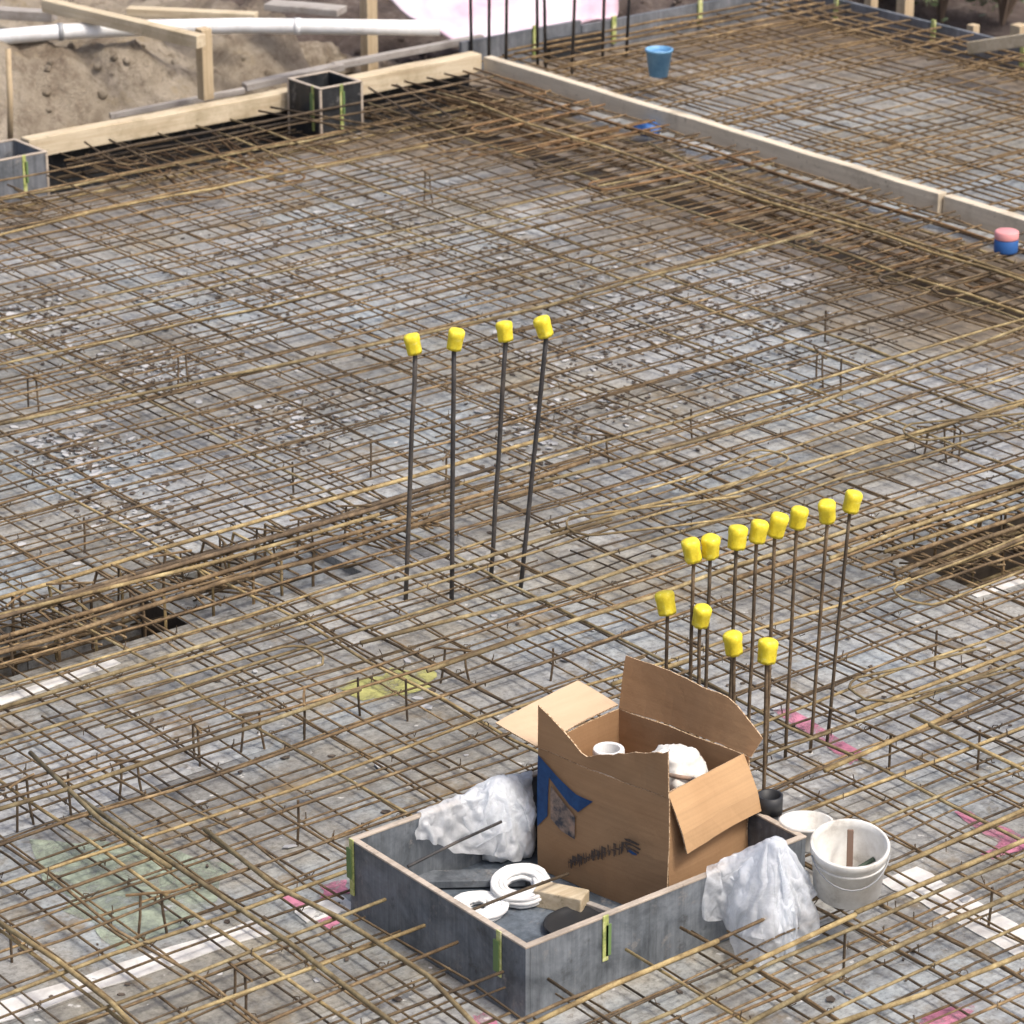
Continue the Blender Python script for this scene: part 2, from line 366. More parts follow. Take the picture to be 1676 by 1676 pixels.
def strip(px, w, axis, label, th=.006):
    a, b = P(*px[0]), P(*px[1]); d = (b-a).normalized(); s = Vector((-d.y, d.x, 0))*w/2
    bm = bmesh.new(); n = 10; rows = []
    for i in range(n+1):
        p = a.lerp(b, i/n); q = R.uniform(.85, 1.1)
        rows.append([bm.verts.new(p+s*q*x+Vector((0, 0, z))) for x, z in ((-1, .002), (1, .002), (1, th), (-1, th))])
    for A, B in zip(rows, rows[1:]):
        for k in range(4): bm.faces.new((A[k], A[(k+1) % 4], B[(k+1) % 4], B[k]))
    bm.faces.new(rows[0][::-1]); bm.faces.new(rows[-1])
    return tag(obj('board_strip', bm, 'white_strip'), label, 'board', 'whitish board strips lying on the deck')
strip(((-40, 1672), (430, 1518)), .12, 0, 'long whitish board strip under the bars at lower left')
strip(((490, 1502), (572, 1477)), .11, 0, 'short whitish board strip butting against the tray corner')
strip(((1470, 1432), (1700, 1560)), .19, 1, 'whitish board strip right of the white bucket')
strip(((-40, 1163), (190, 1083)), .07, 0, 'thin whitish board strip along the left trough')
strip(((1590, 975), (1700, 940)), .08, 0, 'thin whitish board strip along the right trough')

# ------------------------------------------------------------------ reinforcement bars
TRAY = (5.98, 7.285, 7.43, 8.45)
BOXES = [TRAY, (12.1, 12.5, 17.28, 17.7), (9.62, 10.12, 17.2, 17.7)]
def visible_range(axis, c, z):
    """span of a bar inside the view plus a margin"""
    lo, hi = None, None; t = -2.0
    while t < 19:
        v = (t, c, z) if axis == 0 else (c, t, z)
        x, y = pix(v)
        q = Vector(v)-CO
        if q.dot(cf) > 1 and -30 < x < 1706 and -10 < y < 1706:
            lo = t if lo is None else lo; hi = t
        t += .1
    return (lo, hi) if lo is not None else None
def bar_pts(axis, c, a, b, z, jit=.007, slope=0.0):
    n = max(2, int((b-a)/.45)); pts = []
    for i in range(n+1):
        t = a+(b-a)*i/n; cc = c+R.gauss(0, jit)+slope*(t-(a+b)/2); zz = z+R.gauss(0, .004)
        pts.append((t, cc, zz) if axis == 0 else (cc, t, zz))
    return pts
def spans(axis, c, a, b):
    out = [(a, b)]
    for (x0, x1, y0, y1) in BOXES:
        lo, hi, s0, s1 = (y0, y1, x0, x1) if axis == 0 else (x0, x1, y0, y1)
        if lo-.02 < c < hi+.02:
            nxt = []
            for p, q in out:
                if q < s0 or p > s1: nxt.append((p, q)); continue
                if s0-.03-p > .15: nxt.append((p, s0-.03-R.uniform(0, .02)))
                if q-s1-.03 > .15: nxt.append((s1+.03+R.uniform(0, .02), q))
            out = nxt
    return out
NB = 0
def bars(axis, cs, z, r, m, label, group, name='rebar', slope=.0, jit=.007):
    global NB
    for c in cs:
        vr = visible_range(axis, c, z)
        if not vr: continue
        a, b = vr[0]-1.1, vr[1]+1.1
        a = max(a, 2.5); b = min(b, (X_END-.06 if axis == 0 else 17.62)-R.uniform(0, .12))
        if b-a < .4: continue
        for p, q in spans(axis, c, a, b):
            if q-p < .3: continue
            rr = r*R.uniform(.85, 1.12); mm = m(c) if callable(m) else m
            if mm == 'ochre': rr *= 1.15
            tag(obj(name, bm_tube(bar_pts(axis, c, p, q, z+R.uniform(-.004, .004), jit, slope*R.uniform(-1, 1)), rr, 6), mm, smooth=True),
                label(p, q, c) if callable(label) else label, 'rebar', group); NB += 1
def seq(a, b, s, j): 
    out = []; t = a
    while t < b: out.append(t+R.uniform(-j, j)*s); t += s
    return out
zone_y = lambda p, q, c: ('in front of the left trough' if c < 10.8 else 'beyond the left trough')
zone_x = lambda p, q, c: ('left of the black tray' if c < 6 else 'meeting the black tray' if c < 7.35 else 'right of the white bucket' if c < 10 else 'in the far part of the deck')
G_LOW = 'thin rusty bars of the lower mat'; G_TOP = 'rusty bars of the upper mat'
CB1, CA1 = seq(4.3, 13.7, .19, .22), seq(6.0, 17.6, .18, .22)
CB2, CA2 = seq(4.4, 13.7, .33, .28), seq(6.1, 17.6, .235, .28)
pick = lambda c: 'ochre' if R.random() < (.45 if c < 10.8 else .25) else 'rust'
low = lambda c: R.choice(('rust', 'rust', 'rust_dark'))
bars(1, CB1, Z_LOW, .0047, low, lambda p, q, c: 'thin lower mat bar running away to the left, ' + zone_x(p, q, c), G_LOW, jit=.009)
bars(0, CA1, Z_LOW+.011, .0047, low, lambda p, q, c: 'thin lower mat bar running away to the right, ' + zone_y(p, q, c), G_LOW, jit=.009)
bars(1, CB2, Z_TOP-.014, .0058, lambda c: 'ochre' if R.random() < .25 else 'rust', lambda p, q, c: 'rusty upper mat bar running away to the left, ' + zone_x(p, q, c), G_TOP, slope=.02, jit=.01)
bars(0, CA2, Z_TOP, .0062, pick, lambda p, q, c: 'rusty upper mat bar running away to the right, ' + zone_y(p, q, c), G_TOP, slope=.016, jit=.01)

# thicker yellowish bars, each traced at its own place
def long_bar(px, z, r, m, label, group, jit=.004):
    pts = []
    for (a, b) in zip(px, px[1:]):
        A, B = P(*a, z), P(*b, z); n = max(1, int((B-A).length/.4))
        for i in range(n): 
            q = A.lerp(B, i/n); pts.append((q.x+R.gauss(0, jit), q.y+R.gauss(0, jit), z+R.gauss(0, .004)))
    e = P(*px[-1], z); pts.append(e)
    return tag(obj('rebar', bm_tube(pts, r, 8), m, smooth=True), label, 'rebar', group)
G_Y = 'yellowish bars lying on the upper mat'
ZY = Z_TOP+.016
for px, r, lb in [
    (((-60, 398), (160, 345), (700, 238)), .009, 'slim yellowish bar nearest the far left beam'),
    (((-60, 705), (500, 590), (905, 497), (1330, 382)), .010, 'long yellowish bar ending at the far right band'),
    (((-60, 612), (640, 455)), .007, 'faded yellowish bar crossing the far left part of the deck'),
    (((-60, 1022), (340, 922), (620, 842)), .010, 'yellowish bar on the light deck behind the left trough'),
    (((-60, 1178), (300, 1068), (640, 955), (1000, 850)), .012, 'yellowish bar along the near edge of the left trough'),
    (((-60, 1345), (300, 1230), (590, 1128)), .011, 'yellowish bar ending near the yellow green stain'),
    (((700, 1100), (1060, 975), (1440, 850), (1740, 770)), .011, 'long yellowish bar passing behind the twelve capped bars'),
    (((880, 790), (1250, 690), (1676, 535), (1740, 515)), .010, 'long yellowish bar right of the four tall capped bars'),
    (((590, 1050), (900, 975), (1180, 880)), .010, 'yellowish bar at the foot of the four tall capped bars'),
    (((900, 870), (1300, 765), (1740, 640)), .009, 'yellowish bar in the middle of the right side'),
    (((1000, 1120), (1130, 1080)), .012, 'short yellowish bar behind the upper flap of the cardboard box'),
    (((1350, 1260), (1530, 1180), (1740, 1085)), .011, 'yellowish bar right of the bucket handle side'),
    (((1400, 1165), (1740, 1040)), .011, 'yellowish bar right of the twelve capped bars'),
    (((1440, 1430), (1676, 1325), (1740, 1300)), .012, 'yellowish bar touching the right side of the white bucket'),
    (((1400, 1495), (1676, 1375), (1740, 1350)), .012, 'yellowish bar in front of the white bucket'),
    (((1200, 1690), (1400, 1580), (1740, 1430)), .012, 'yellowish bar crossing the lower right corner'),
    (((1330, 1690), (1676, 1565), (1740, 1540)), .010, 'lowest yellowish bar in the lower right corner'),
    (((860, 1680), (1000, 1612), (1175, 1540)), .012, 'yellowish bar along the front of the black tray'),
    (((1200, 1590), (1400, 1497)), .011, 'yellowish bar trapping the tail of the clear bag'),
    (((50, 1230), (170, 1345), (279, 1420)), .012, 'leftmost of the three thick yellowish bars running down to the lower left'),
    (((130, 1305), (300, 1425), (470, 1540), (640, 1676), (670, 1700)), .012, 'middle of the three thick yellowish bars running down to the lower left'),
    (((335, 1360), (450, 1450), (560, 1505), (700, 1600), (790, 1690)), .011, 'thick yellowish bar running past the left corner of the tray'),
    (((-20, 1500), (90, 1570), (180, 1640), (230, 1690)), .010, 'yellowish bar cut off by the lower left corner'),
    (((1330, 395), (1480, 450), (1676, 512), (1740, 535)), .010, 'yellowish bar along the near side of the far right band'),
    (((1060, 235), (1200, 300), (1400, 365), (1676, 455)), .010, 'yellowish bar inside the far right band'),
    (((1490, 1170), (1740, 1290)), .009, 'yellowish bar slanting away at the right edge'),
]:
    long_bar(px, ZY, min(r*.95, .0095), 'ochre', lb, G_Y)

# ties at the crossings, uncountable
bm = bmesh.new()
for cb, ca, z in ((CB1, CA1, Z_LOW+.006), (CB2, CA2, Z_TOP-.007)):
    for x in cb:
        for y in ca:
            q = pix((x, y, z))
            if not (-20 < q[0] < 1700 and 330 < q[1] < 1700) or R.random() < .45: continue
            if TRAY[0]-.05 < x < TRAY[1]+.05 and TRAY[2]-.05 < y < TRAY[3]+.05: continue
            sg = R.choice((-1, 1)); l = R.uniform(.011, .016); c = Vector((x+R.gauss(0, .004), y+R.gauss(0, .004), z)); d = Vector((.7*l, .7*l*sg, 0)); h = Vector((0, 0, .013))
            tube(bm, [c-d-h*.5, c-d*.6+h, c+d*.6+h, c+d-h*.3, c+d*R.uniform(1.2, 2.2)+Vector((R.gauss(0, .006), R.gauss(0, .006), R.uniform(-.01, .03)))], .0022, 4)
tag(obj('tie_wire', bm, 'rust_dark'), 'twists of tie wire at the bar crossings', 'tie wire', kind='stuff')

# scattered chips of wood, paper and form scrap lying on the deck, uncountable
def chips(name, count, m, label, centres, seed, size):
    rr = random.Random(seed); bm = bmesh.new()
    for _ in range(count):
        if rr.random() < .93:
            cx, cy, sx, sy = rr.choice(centres); px, py = rr.gauss(cx, sx), rr.gauss(cy, sy)
        else: px, py = rr.uniform(0, 1676), rr.uniform(200, 1676)
        c = P(px, py)
        if depth(c.x, c.y) != 0.0 or (TRAY[0]-.03 < c.x < TRAY[1]+.03 and TRAY[2]-.03 < c.y < TRAY[3]+.03): continue
        a = rr.uniform(0, 6.28); l = rr.uniform(*size); w = l*rr.uniform(.4, .8); u = Vector((math.cos(a), math.sin(a), 0)); v = Vector((-u.y, u.x, rr.uniform(-.2, .2)))
        z = rr.uniform(.006, .012); q = [c+u*l*x+v*w*y+Vector((0, 0, z)) for x, y in ((-1, -.4), (-.3, -1), (1, -.5), (.7, .8), (-.5, 1))]
        t = [bm.verts.new(p) for p in q]; b2 = [bm.verts.new(p-Vector((0, 0, .004))) for p in q]
        bm.faces.new(t); bm.faces.new(b2[::-1])
        for k in range(5): bm.faces.new((t[k], b2[k], b2[(k+1) % 5], t[(k+1) % 5]))
    return tag(obj(name, bm, m), label, 'debris', kind='stuff')
CL = [(220, 840, 70, 40), (120, 740, 60, 25), (490, 690, 60, 30), (260, 600, 60, 25), (800, 420, 150, 40), (950, 560, 110, 60), (1100, 620, 120, 50), (400, 480, 120, 40), (1150, 480, 110, 40), (600, 380, 140, 40), (880, 690, 60, 40), (60, 520, 50, 25), (1250, 540, 80, 40)]
chips('wood_chips', 1300, mat('pale chips', (.45, .455, .46), .8), 'pale chips of scrap scattered over the deck', CL, 5, (.008, .032))
chips('dirt_crumbs', 2200, mat('dark crumbs', (.11, .088, .07), .9), 'dark crumbs of dirt scattered over the deck', CL, 9, (.005, .022))

# hairpin bars
def hairpin(a, b, width, z, r, m, label, group, droop=0):
    """U bar with its bend at b"""
    a, b = Vector(a), Vector(b); d = (b-a).normalized(); s = Vector((-d.y, d.x, 0))*width/2
    pts = [a+s*1.0, a.lerp(b, .5)+s]; 
    for k in range(7):
        t = math.pi*k/6; pts.append(b - d*width/2*.8 + s*math.cos(t) + d*width/2*.8*math.sin(t))
    pts += [a.lerp(b, .5)-s, a-s]
    pts = [(p.x+R.gauss(0, .003), p.y+R.gauss(0, .003), z+R.gauss(0, .003)+(-droop if i > 5 else 0)) for i, p in enumerate(pts)]
    return tag(obj('hairpin_bar', bm_tube(pts, r, 6), m, smooth=True), label, 'hairpin bar', group)
G_H = 'hairpin bars lying across the mats'
for (a, b, w, lb) in [
    ((150, 1175), (520, 1070), .24, 'large yellowish hairpin bar with its bend left of the yellow green stain'),
    ((1230, 830), (930, 868), .25, 'yellowish hairpin bar with its bend right of the four tall capped bars'),
    ((1700, 690), (1480, 712), .22, 'yellowish hairpin bar in the middle of the right edge'),
    ((1150, 800), (1275, 745), .2, 'small yellowish hairpin bar behind the twelve capped bars'),
    ((1740, 880), (1480, 985), .26, 'yellowish hairpin bar by the right trough'),
    ((1640, 1080), (1400, 1140), .24, 'yellowish hairpin bar pointing at the twelve capped bars'),
]:
    hairpin(P(*a, ZY), P(*b, ZY), w, ZY+.01, .0058, 'ochre', lb, G_H)
# rows of hairpins along the far left and far right edges
x = 8.9
while x < 13.7:
    if not (9.55 < x < 10.2 or 12.0 < x < 12.6):
        z = R.choice((.05, .12, .2)); y1 = 17.05-R.uniform(.05, .9)
        hairpin((x, 17.6, z), (x+R.uniform(-.3, .3), y1, z), R.uniform(.1, .22), z, .0075, R.choice(('rust_orange', 'rust', 'rust_orange', 'rust_dark')), 'rusty hairpin bar sticking out from under the far left beam', 'hairpin bars along the far left beam')
    x += R.uniform(.1, .17)
y = 11.9
while y < 17.2:
    z = R.choice((.05, .12, .2))
    hairpin((13.75, y, z), (12.7+R.uniform(-.35, .3), y+R.uniform(-.2, .2), z), R.uniform(.1, .2), z, .0072, R.choice(('rust_orange', 'rust', 'rust_orange', 'rust_dark')), 'rusty hairpin bar in the dense band in front of the far right beam', 'hairpin bars along the far right beam')
    y += R.uniform(.16, .3)
G_E = 'edge bars parallel to the far beams'
for k in range(7):
    c = 17.62-k*.1-R.uniform(0, .05); z = (-.12, .02, .14, .21)[k % 4]
    tag(obj('rebar', bm_tube([q for q in bar_pts(0, c, 10.2 if c > 17.2 else 8.6, 13.6, z, .012) if True], .009, 6), R_m if (R_m := R.choice(('rust_orange', 'rust_dark', 'ochre'))) else 'rust', smooth=True), 'rusty edge bar parallel to the far left beam', 'rebar', G_E)
for k in range(9):
    c = 13.72-k*.115-R.uniform(0, .04); z = (.02, .14, .21, -.1)[k % 4] if c < 13.1 and c > 12.8 else (.02, .14, .21, .1)[k % 4]
    tag(obj('rebar', bm_tube(bar_pts(1, c, 10.5, 17.2, z, .014), .009, 6), R.choice(('rust_orange', 'rust_dark', 'ochre')), smooth=True), 'rusty edge bar in the dense band parallel to the far right beam', 'rebar', G_E)

# trough cages: long bars and stirrups
def stirrup(x, y0, y1, z0, z1, axis, label, group):
    t = R.uniform(-.03, .03); pts = [(y0, z0), (y1, z0), (y1, z1), (y0, z1), (y0, z0+.01)]
    P3 = []
    for (y, z), (yn, zn) in zip(pts, pts[1:]):
        for k in range(3): P3.append((x+t*((z-z0)/(z1-z0))+R.gauss(0, .002), y+(yn-y)*(k+.15)/3, z+(zn-z)*(k+.15)/3))
    return tag(obj('stirrup', bm_tube(P3, .0075, 5), R.choice(('rust', 'rust', 'rust_dark', 'ochre'))), label, 'stirrup', group)
for k in range(15): stirrup(5.0+k*.19+R.uniform(-.03, .03), 11.05, 11.45, -.22, .17, 0, 'rusty rectangular stirrup standing in the left trough', 'stirrups in the left trough')
for k in range(11): stirrup(10.15+k*.24+R.uniform(-.03, .03), 9.13, 9.56, -.29, .12, 0, 'rusty rectangular stirrup standing in the right trough', 'stirrups in the right trough')
for c, z in ((10.9, .2), (11.05, .185), (11.19, .2), (11.27, .185), (11.44, .18), (11.08, -.2), (11.15, -.2), (11.4, -.2), (11.25, -.2), (11.06, .03), (11.15, .06), (11.33, .02), (11.09, -.1), (11.38, -.09)):
    tag(obj('rebar', bm_tube(bar_pts(0, c, 4.3, (8.9+R.uniform(-.6, .9) if z > .1 else (7.75 if z > -.05 else 6.95)), z, .01, .015), .0105, 7), R.choice(('rust', 'rust_dark', 'rust_dark', 'rust', 'ochre')), smooth=True), 'thick rusty bar running lengthwise in the left trough cage', 'rebar', 'long bars of the trough cages')
for c, z in ((9.1, .2), (9.2, .19), (9.3, .2), (9.4, .185), (9.5, .2), (9.58, .19), (9.18, -.2), (9.5, -.2), (9.3, -.1), (9.4, .02), (9.55, -.05)):
    tag(obj('rebar', bm_tube(bar_pts(0, c, (9.3+R.uniform(-.5, .4) if z > .1 else 9.98), 12.6, z, .01, .012), .0105, 7), R.choice(('rust', 'ochre', 'rust')), smooth=True), 'thick rusty bar running lengthwise in the right trough cage', 'rebar', 'long bars of the trough cages')

# short bent legs along the light face behind the left trough, and bar supports over the deck
def support(px, py, h, label, group, two=True):
    v = P(px, py); s = R.uniform(.03, .05); o = empty('bar_support', v, label, 'bar support', group, R.uniform(0, 3))
    for sg in ((-1, 1) if two else (0,)):
        obj('leg', bm_tube([(sg*s*1.3, R.gauss(0, .006), .0), (sg*s, 0, h*.55), (sg*s*.9, 0, h)], .0055, 5), 'rust_dark', o)
    if two: obj('crossbar', bm_tube([(-s*2.2, 0, h+.004), (0, .004, h+.006), (s*2.2, 0, h+.004)], .0055, 5), 'rust', o)
    return o
for px, py in ((30, 1062), (118, 1035), (205, 1012), (285, 985), (365, 960), (435, 945), (500, 925), (580, 905)):
    support(px, py-14, .19, 'dark two legged bar support standing along the left trough', 'bar supports along the left trough')
spots = [(608, 780), (587, 1172), (413, 1228), (322, 1246), (500, 1210), (215, 1310), (115, 1335), (40, 1355), (490, 1385), (250, 1535), (395, 1655), (20, 1575), (1530, 755), (1565, 750), (1495, 900), (1620, 895),
         (1530, 1095), (1460, 920), (1455, 1265), (1375, 645), (1340, 630), (735, 800), (300, 640), (55, 670), (905, 1115), (665, 1180), (745, 1120), (1600, 1260), (1620, 1520), (1380, 1600), (140, 900), (480, 810), (980, 760), (1130, 720), (700, 330), (1350, 560)]
for px, py in spots:
    support(px, py, R.uniform(.15, .2), 'slender dark bar support holding up the upper mat on the deck', 'bar supports scattered over the deck', R.random() < .35)

# the many thin distribution bars between the two mats, more than could be told apart
bm = bmesh.new()
for axis, cs in ((0, seq(6.2, 17.4, .31, .45)), (1, seq(4.5, 13.6, .34, .45))):
    for c in cs:
        z = R.choice((.07, .10, .13)); vr = visible_range(axis, c, z)
        if not vr: continue
        a, b = max(2.5, vr[0]-1), min(vr[1]+1, (13.7 if axis == 0 else 17.2))
        for p, q in spans(axis, c, a, b):
            t = p+R.uniform(0, .5)
            while t < q-.4:
                e = min(q, t+R.uniform(1.5, 4.5)); tube(bm, bar_pts(axis, c+R.uniform(-.05, .05), t, e, z, .012, R.uniform(-.03, .03)), R.uniform(.0038, .0055), 5); t = e+R.uniform(.0, .9)
for k in range(70):          # short cross bars over the left trough
    x = R.uniform(4.6, 8.3); y = R.uniform(10.7, 10.95); tube(bm, [(x, y, .17), (x+R.uniform(-.12, .12), y+R.uniform(.55, .85), R.choice((.17, .03, -.15)))], .0055, 5)
for k in range(40):
    x = R.uniform(9.7, 12.4); y = R.uniform(8.95, 9.1); tube(bm, [(x, y, .17), (x+R.uniform(-.12, .12), y+R.uniform(.5, .75), R.choice((.17, .03, -.15)))], .0055, 5)
tag(obj('distribution_bars', bm, 'rust', smooth=True), 'tangle of thin rusty distribution bars between the mats', 'reinforcement', kind='stuff')

# far bay behind the right beam: seen as one dense mesh
bm = bmesh.new()
for c in seq(14.0, 17.1, .12, .25): tube(bm, bar_pts(1, c, 9, 17.95, R.choice((.04, .15)), .012), .007, 5)
for c in seq(10.0, 17.9, .125, .25): tube(bm, bar_pts(0, c, 13.95, 17.15, R.choice((.05, .16)), .012), .007, 5)
for k in range(26):
    c = 9.5+k*.33; tube(bm, bar_pts(0, c, 16.4, 17.2, .2, .01), .009, 5)
for c in (16.6, 16.75, 16.9, 17.05): tube(bm, bar_pts(1, c, 9, 17.9, .2, .015), .01, 5)
for c in (17.3, 17.45, 17.6, 17.75, 17.9): tube(bm, bar_pts(0, c, 14.2, 17.1, .2, .015), .01, 5)
tag(obj('mesh_reinforcement', bm, 'rust', smooth=True), 'dense rusty reinforcement mesh in the bay beyond the far right beam', 'reinforcement', kind='stuff')

# ------------------------------------------------------------------ capped starter bars
def cap_mesh(bm):
    prof = [(0, .005), (.024, .005), (.0325, .0), (.0335, .012), (.034, .05), (.036, .058), (.036, .076), (.031, .084), (.016, .088), (0, .089)]
    seg = 24; rings = []
    for i, (r, z) in enumerate(prof):
        if r == 0: rings.append([bm.verts.new((0, 0, z))]); continue
        ring = []
        for k in range(seg):
            t = 2*math.pi*k/seg; q = 1+.04*math.cos(4*t) - (.07 if (k % 3 == 0 and i in (2, 3, 4)) else 0)
            ring.append(bm.verts.new((r*q*math.cos(t), r*q*math.sin(t), z)))
        rings.append(ring)
    for A, B in zip(rings, rings[1:]):
        for k in range(seg):
            q = (k+1) % seg
            if len(A) == 1: bm.faces.new((A[0], B[q], B[k]))
            elif len(B) == 1: bm.faces.new((A[k], A[q], B[0]))
            else: bm.faces.new((A[k], A[q], B[q], B[k]))
def top_on(base, px, py):
    """top of an upright bar from its base: height where the sight line at row py passes over the base"""
    d = cf*FPX + cr*(px-838) + cu*(838-py); q = base-CO
    t = (q.x*d.x+q.y*d.y)/(d.x*d.x+d.y*d.y); return CO + d*t
def capped_bar(cap, base, r, m, label, group):
    b = P(*base, .0); t = top_on(b, *cap); o = empty('starter_bar', b, label, 'starter bar', group)
    d = t-b; ax = d.normalized()
    pts = [Vector((0, 0, -.02)).lerp(d, k/6)+Vector((R.gauss(0, .001), R.gauss(0, .001), 0))*(k < 6) for k in range(7)]
    obj('bar', bm_tube(pts, r, 8), m, o, True)
    bm = bmesh.new(); cap_mesh(bm); c = obj('cap', bm, 'yellow', o, True)
    rot = Vector((0, 0, 1)).rotation_difference(ax); e = rot.to_euler(); 
    c.rotation_euler = (e.x+R.uniform(-.2, .2), e.y+R.uniform(-.2, .2), R.uniform(0, 3)); c.location = d-ax*.052
    s = c.scale; k = R.uniform(.97, 1.06); c.scale = (k, k, k)
    return o
G4 = 'tall capped starter bars in the middle'; names4 = ('leftmost', 'second from the left', 'third from the left', 'rightmost')
for i, (c, b) in enumerate((((680, 560), (663, 982)), ((743, 552), (739, 990)), ((829, 540), (803, 950)), ((896, 532), (852, 962)))):
    capped_bar(c, b, .0105, 'steel', names4[i]+' of the four tall dark bars with yellow caps in the middle', G4)
G8 = 'capped starter bars of the right column, back row'
names8 = ('leftmost', 'second from the left', 'third from the left', 'fourth from the left', 'fourth from the right', 'third from the right', 'second from the right', 'rightmost')
for i, (c, dx) in enumerate(zip(((1136, 897), (1163, 890), (1206, 877), (1239, 866), (1269, 856), (1305, 843), (1356, 832), (1393, 817)), (-12, -14, -16, -17, -16, -20, -30, -40))):
    capped_bar(c, (c[0]+dx, c[1]+400), .0072, 'rust_dark', names8[i]+' in the back row of eight bars with yellow caps', G8)
G4b = 'capped starter bars of the right column, short front row'
for i, c in enumerate(((1093, 985), (1146, 1003), (1202, 1049), (1255, 1063))):
    capped_bar(c, (c[0]-6, c[1]+(300, 300, 300, 295)[i]), .0072, 'rust_dark', names4[i]+' of the four shorter yellow capped bars just behind the cardboard box', G4b)

# ------------------------------------------------------------------ black plywood blockouts
def blockout(x0, x1, y0, y1, h, m, label, group, straps, floor=True, th=.02, z0=0.005):
    cx, cy = (x0+x1)/2, (y0+y1)/2; o = empty('blockout_form', (cx, cy, z0), label, 'formwork box', group)
    X0, X1, Y0, Y1 = x0-cx, x1-cx, y0-cy, y1-cy
    for a in ((X0, X0+th, Y0, Y1), (X1-th, X1, Y0, Y1), (X0+th+.001, X1-th-.001, Y0, Y0+th), (X0+th+.001, X1-th-.001, Y1-th, Y1)):
        obj('side_panel', bm_box(*a, 0, h), m, o)
        e = .0025
        obj('edge_strip', bm_box(a[0]-e, a[1]+e, a[2]-e, a[3]+e, h+.0005, h+.009), 'edge', o, bevel=.002)
    if floor: obj('base_panel', bm_box(X0+th+.002, X1-th-.002, Y0+th+.002, Y1-th-.002, .0, .016), 'ply_floor' if m == 'ply' else m, o)
    for sx, sy in ((X0, Y0), (X1, Y0), (X0, Y1)):
        w = .012
        if m != 'ply': obj('corner_strip', bm_box(sx-(.004 if sx == X0 else w), sx+(w if sx == X0 else .004), sy-(.004 if sy == Y0 else w), sy+(w if sy == Y0 else .004), .0, h-.004), 'edge', o)
    for (face, t) in straps:
        w = .013
        if face == 'x': a = (X0-.006, X0-.0005, Y0+t*(Y1-Y0)-w, Y0+t*(Y1-Y0)+w)
        else: a = (X0+t*(X1-X0)-w, X0+t*(X1-X0)+w, Y0-.006, Y0-.0005)
        obj('strap', bm_box(*a, h*(.25 if t > .9 or m != 'ply' else .42), h+.012), 'strap', o, bevel=.002)
        c = [a[0]-.004, a[1]-.003, a[2]-.003, a[3]-.003] if face == 'x' else [a[0]+.014, a[1]+.012, a[2], a[3]]
        obj('strap_edge', bm_box(c[0], c[1], c[2]+(.012 if face == 'x' else 0), c[3]+(.014 if face == 'x' else 0), h*.48, h*.9), 'strap_green', o)
    return o
G_B = 'black plywood blockout boxes on the deck'
blockout(*TRAY, .29, 'ply', 'large shallow dark plywood tray holding the cardboard box and white coils', G_B, (('x', .985), ('x', .14), ('y', .27)))
blockout(12.13, 12.48, 17.3, 17.68, .40, 'ply_black', 'small black plywood box against the middle of the far left beam', G_B, (('x', .22), ('y', .5)), z0=-.05)
blockout(9.62, 10.0, 17.3, 17.7, .33, 'ply_grey', 'grey plywood box at the left end of the far left beam', G_B, (('y', .55), ('x', .7)), z0=-.05)

# ------------------------------------------------------------------ edge beams
def beam_thing(name, bm, m, label, cat, group=None, bevel=.006):
    return tag(obj(name, bm, m, bevel=bevel), label, cat, group)
GB = 'timber edge beams around the deck'
beam_thing('edge_beam', bm_beam((10.12, 17.79, .185), (12.1, 17.78, .18), .11, .13, n=6, jit=.004), 'timber_x', 'pale timber beam between the two small black boxes', 'beam', GB)
beam_thing('edge_beam', bm_beam((12.1, 17.8, .175), (13.85, 17.79, .195), .12, .13, n=6, jit=.004), 'timber_x', 'pale timber beam from the small black box to the far corner', 'beam', GB)
beam_thing('edge_beam', bm_beam((6.5, 17.8, .17), (9.7, 17.78, .17), .12, .13, n=6, jit=.004), 'timber_x', 'pale timber beam left of the grey box, mostly out of the picture', 'beam', GB)
beam_thing('edge_beam', bm_beam((13.9, 17.72, .165), (13.9, 13.2, .17), .075, .14, n=12, jit=.006), 'timber_y', 'long weathered timber beam running from the far corner to the right', 'beam', GB)
beam_thing('edge_beam', bm_beam((13.93, 13.19, .15), (13.9, 8.0, .145), .075, .15, n=10, jit=.006), 'timber_y', 'weathered timber beam continuing at the right edge of the picture', 'beam', GB)
obj_b = tag(obj('form_panel', bm_box(6.5, 13.84, 17.86, 17.885, -.45, .11), 'ply_black'), 'black backing sheet added as shade in the gap under the far left beam', 'form panel')  # black sheet put in for the shade of the gap under the beam

# upstand form panels round the far bay
def upstand(name_label, boards, straps, m='ply_grey', group='grey form panels around the far bay'):
    bmq = bmesh.new(); box(bmq, *boards); cx, cy = boards[0], boards[2]
    for v in bmq.verts: v.co -= Vector((cx, cy, 0))
    o = tag(obj('form_panel', bmq, m, loc=(cx, cy, 0)), name_label, 'form panel', group)
    for x, y, ax in straps:
        if ax == 'y': a = (x-.02, x+.02, y-.02, y-.002)
        else: a = (x-.02, x-.002, y-.02, y+.02)
        c = obj('strap', bm_box(a[0]-cx, a[1]-cx, a[2]-cy, a[3]-cy, .03, boards[5]+.03), 'strap', o, bevel=.003)
    return o
UY = 18.12
def ux(px, py): return P(px, py).x
upstand('grey form panel nearest the far corner of the beams', (13.97, 15.1, UY, UY+.03, -.02, .25), [(P(868, 100).x, UY, 'y')], 'ply_grey')
upstand('grey form panel behind the blue bucket', (15.11, 17.27, UY, UY+.03, -.02, .21), [(P(1006, 78).x, UY, 'y'), (P(1136, 48).x, UY, 'y')], 'ply_grey')
q = P(1676, 130)
upstand('grey form panel beyond the far bay, right of its corner', (17.25, 17.28, 15.9, 18.11, -.02, .2), [(17.25, 17.6, 'x'), (17.25, 16.55, 'x')], 'ply_grey')
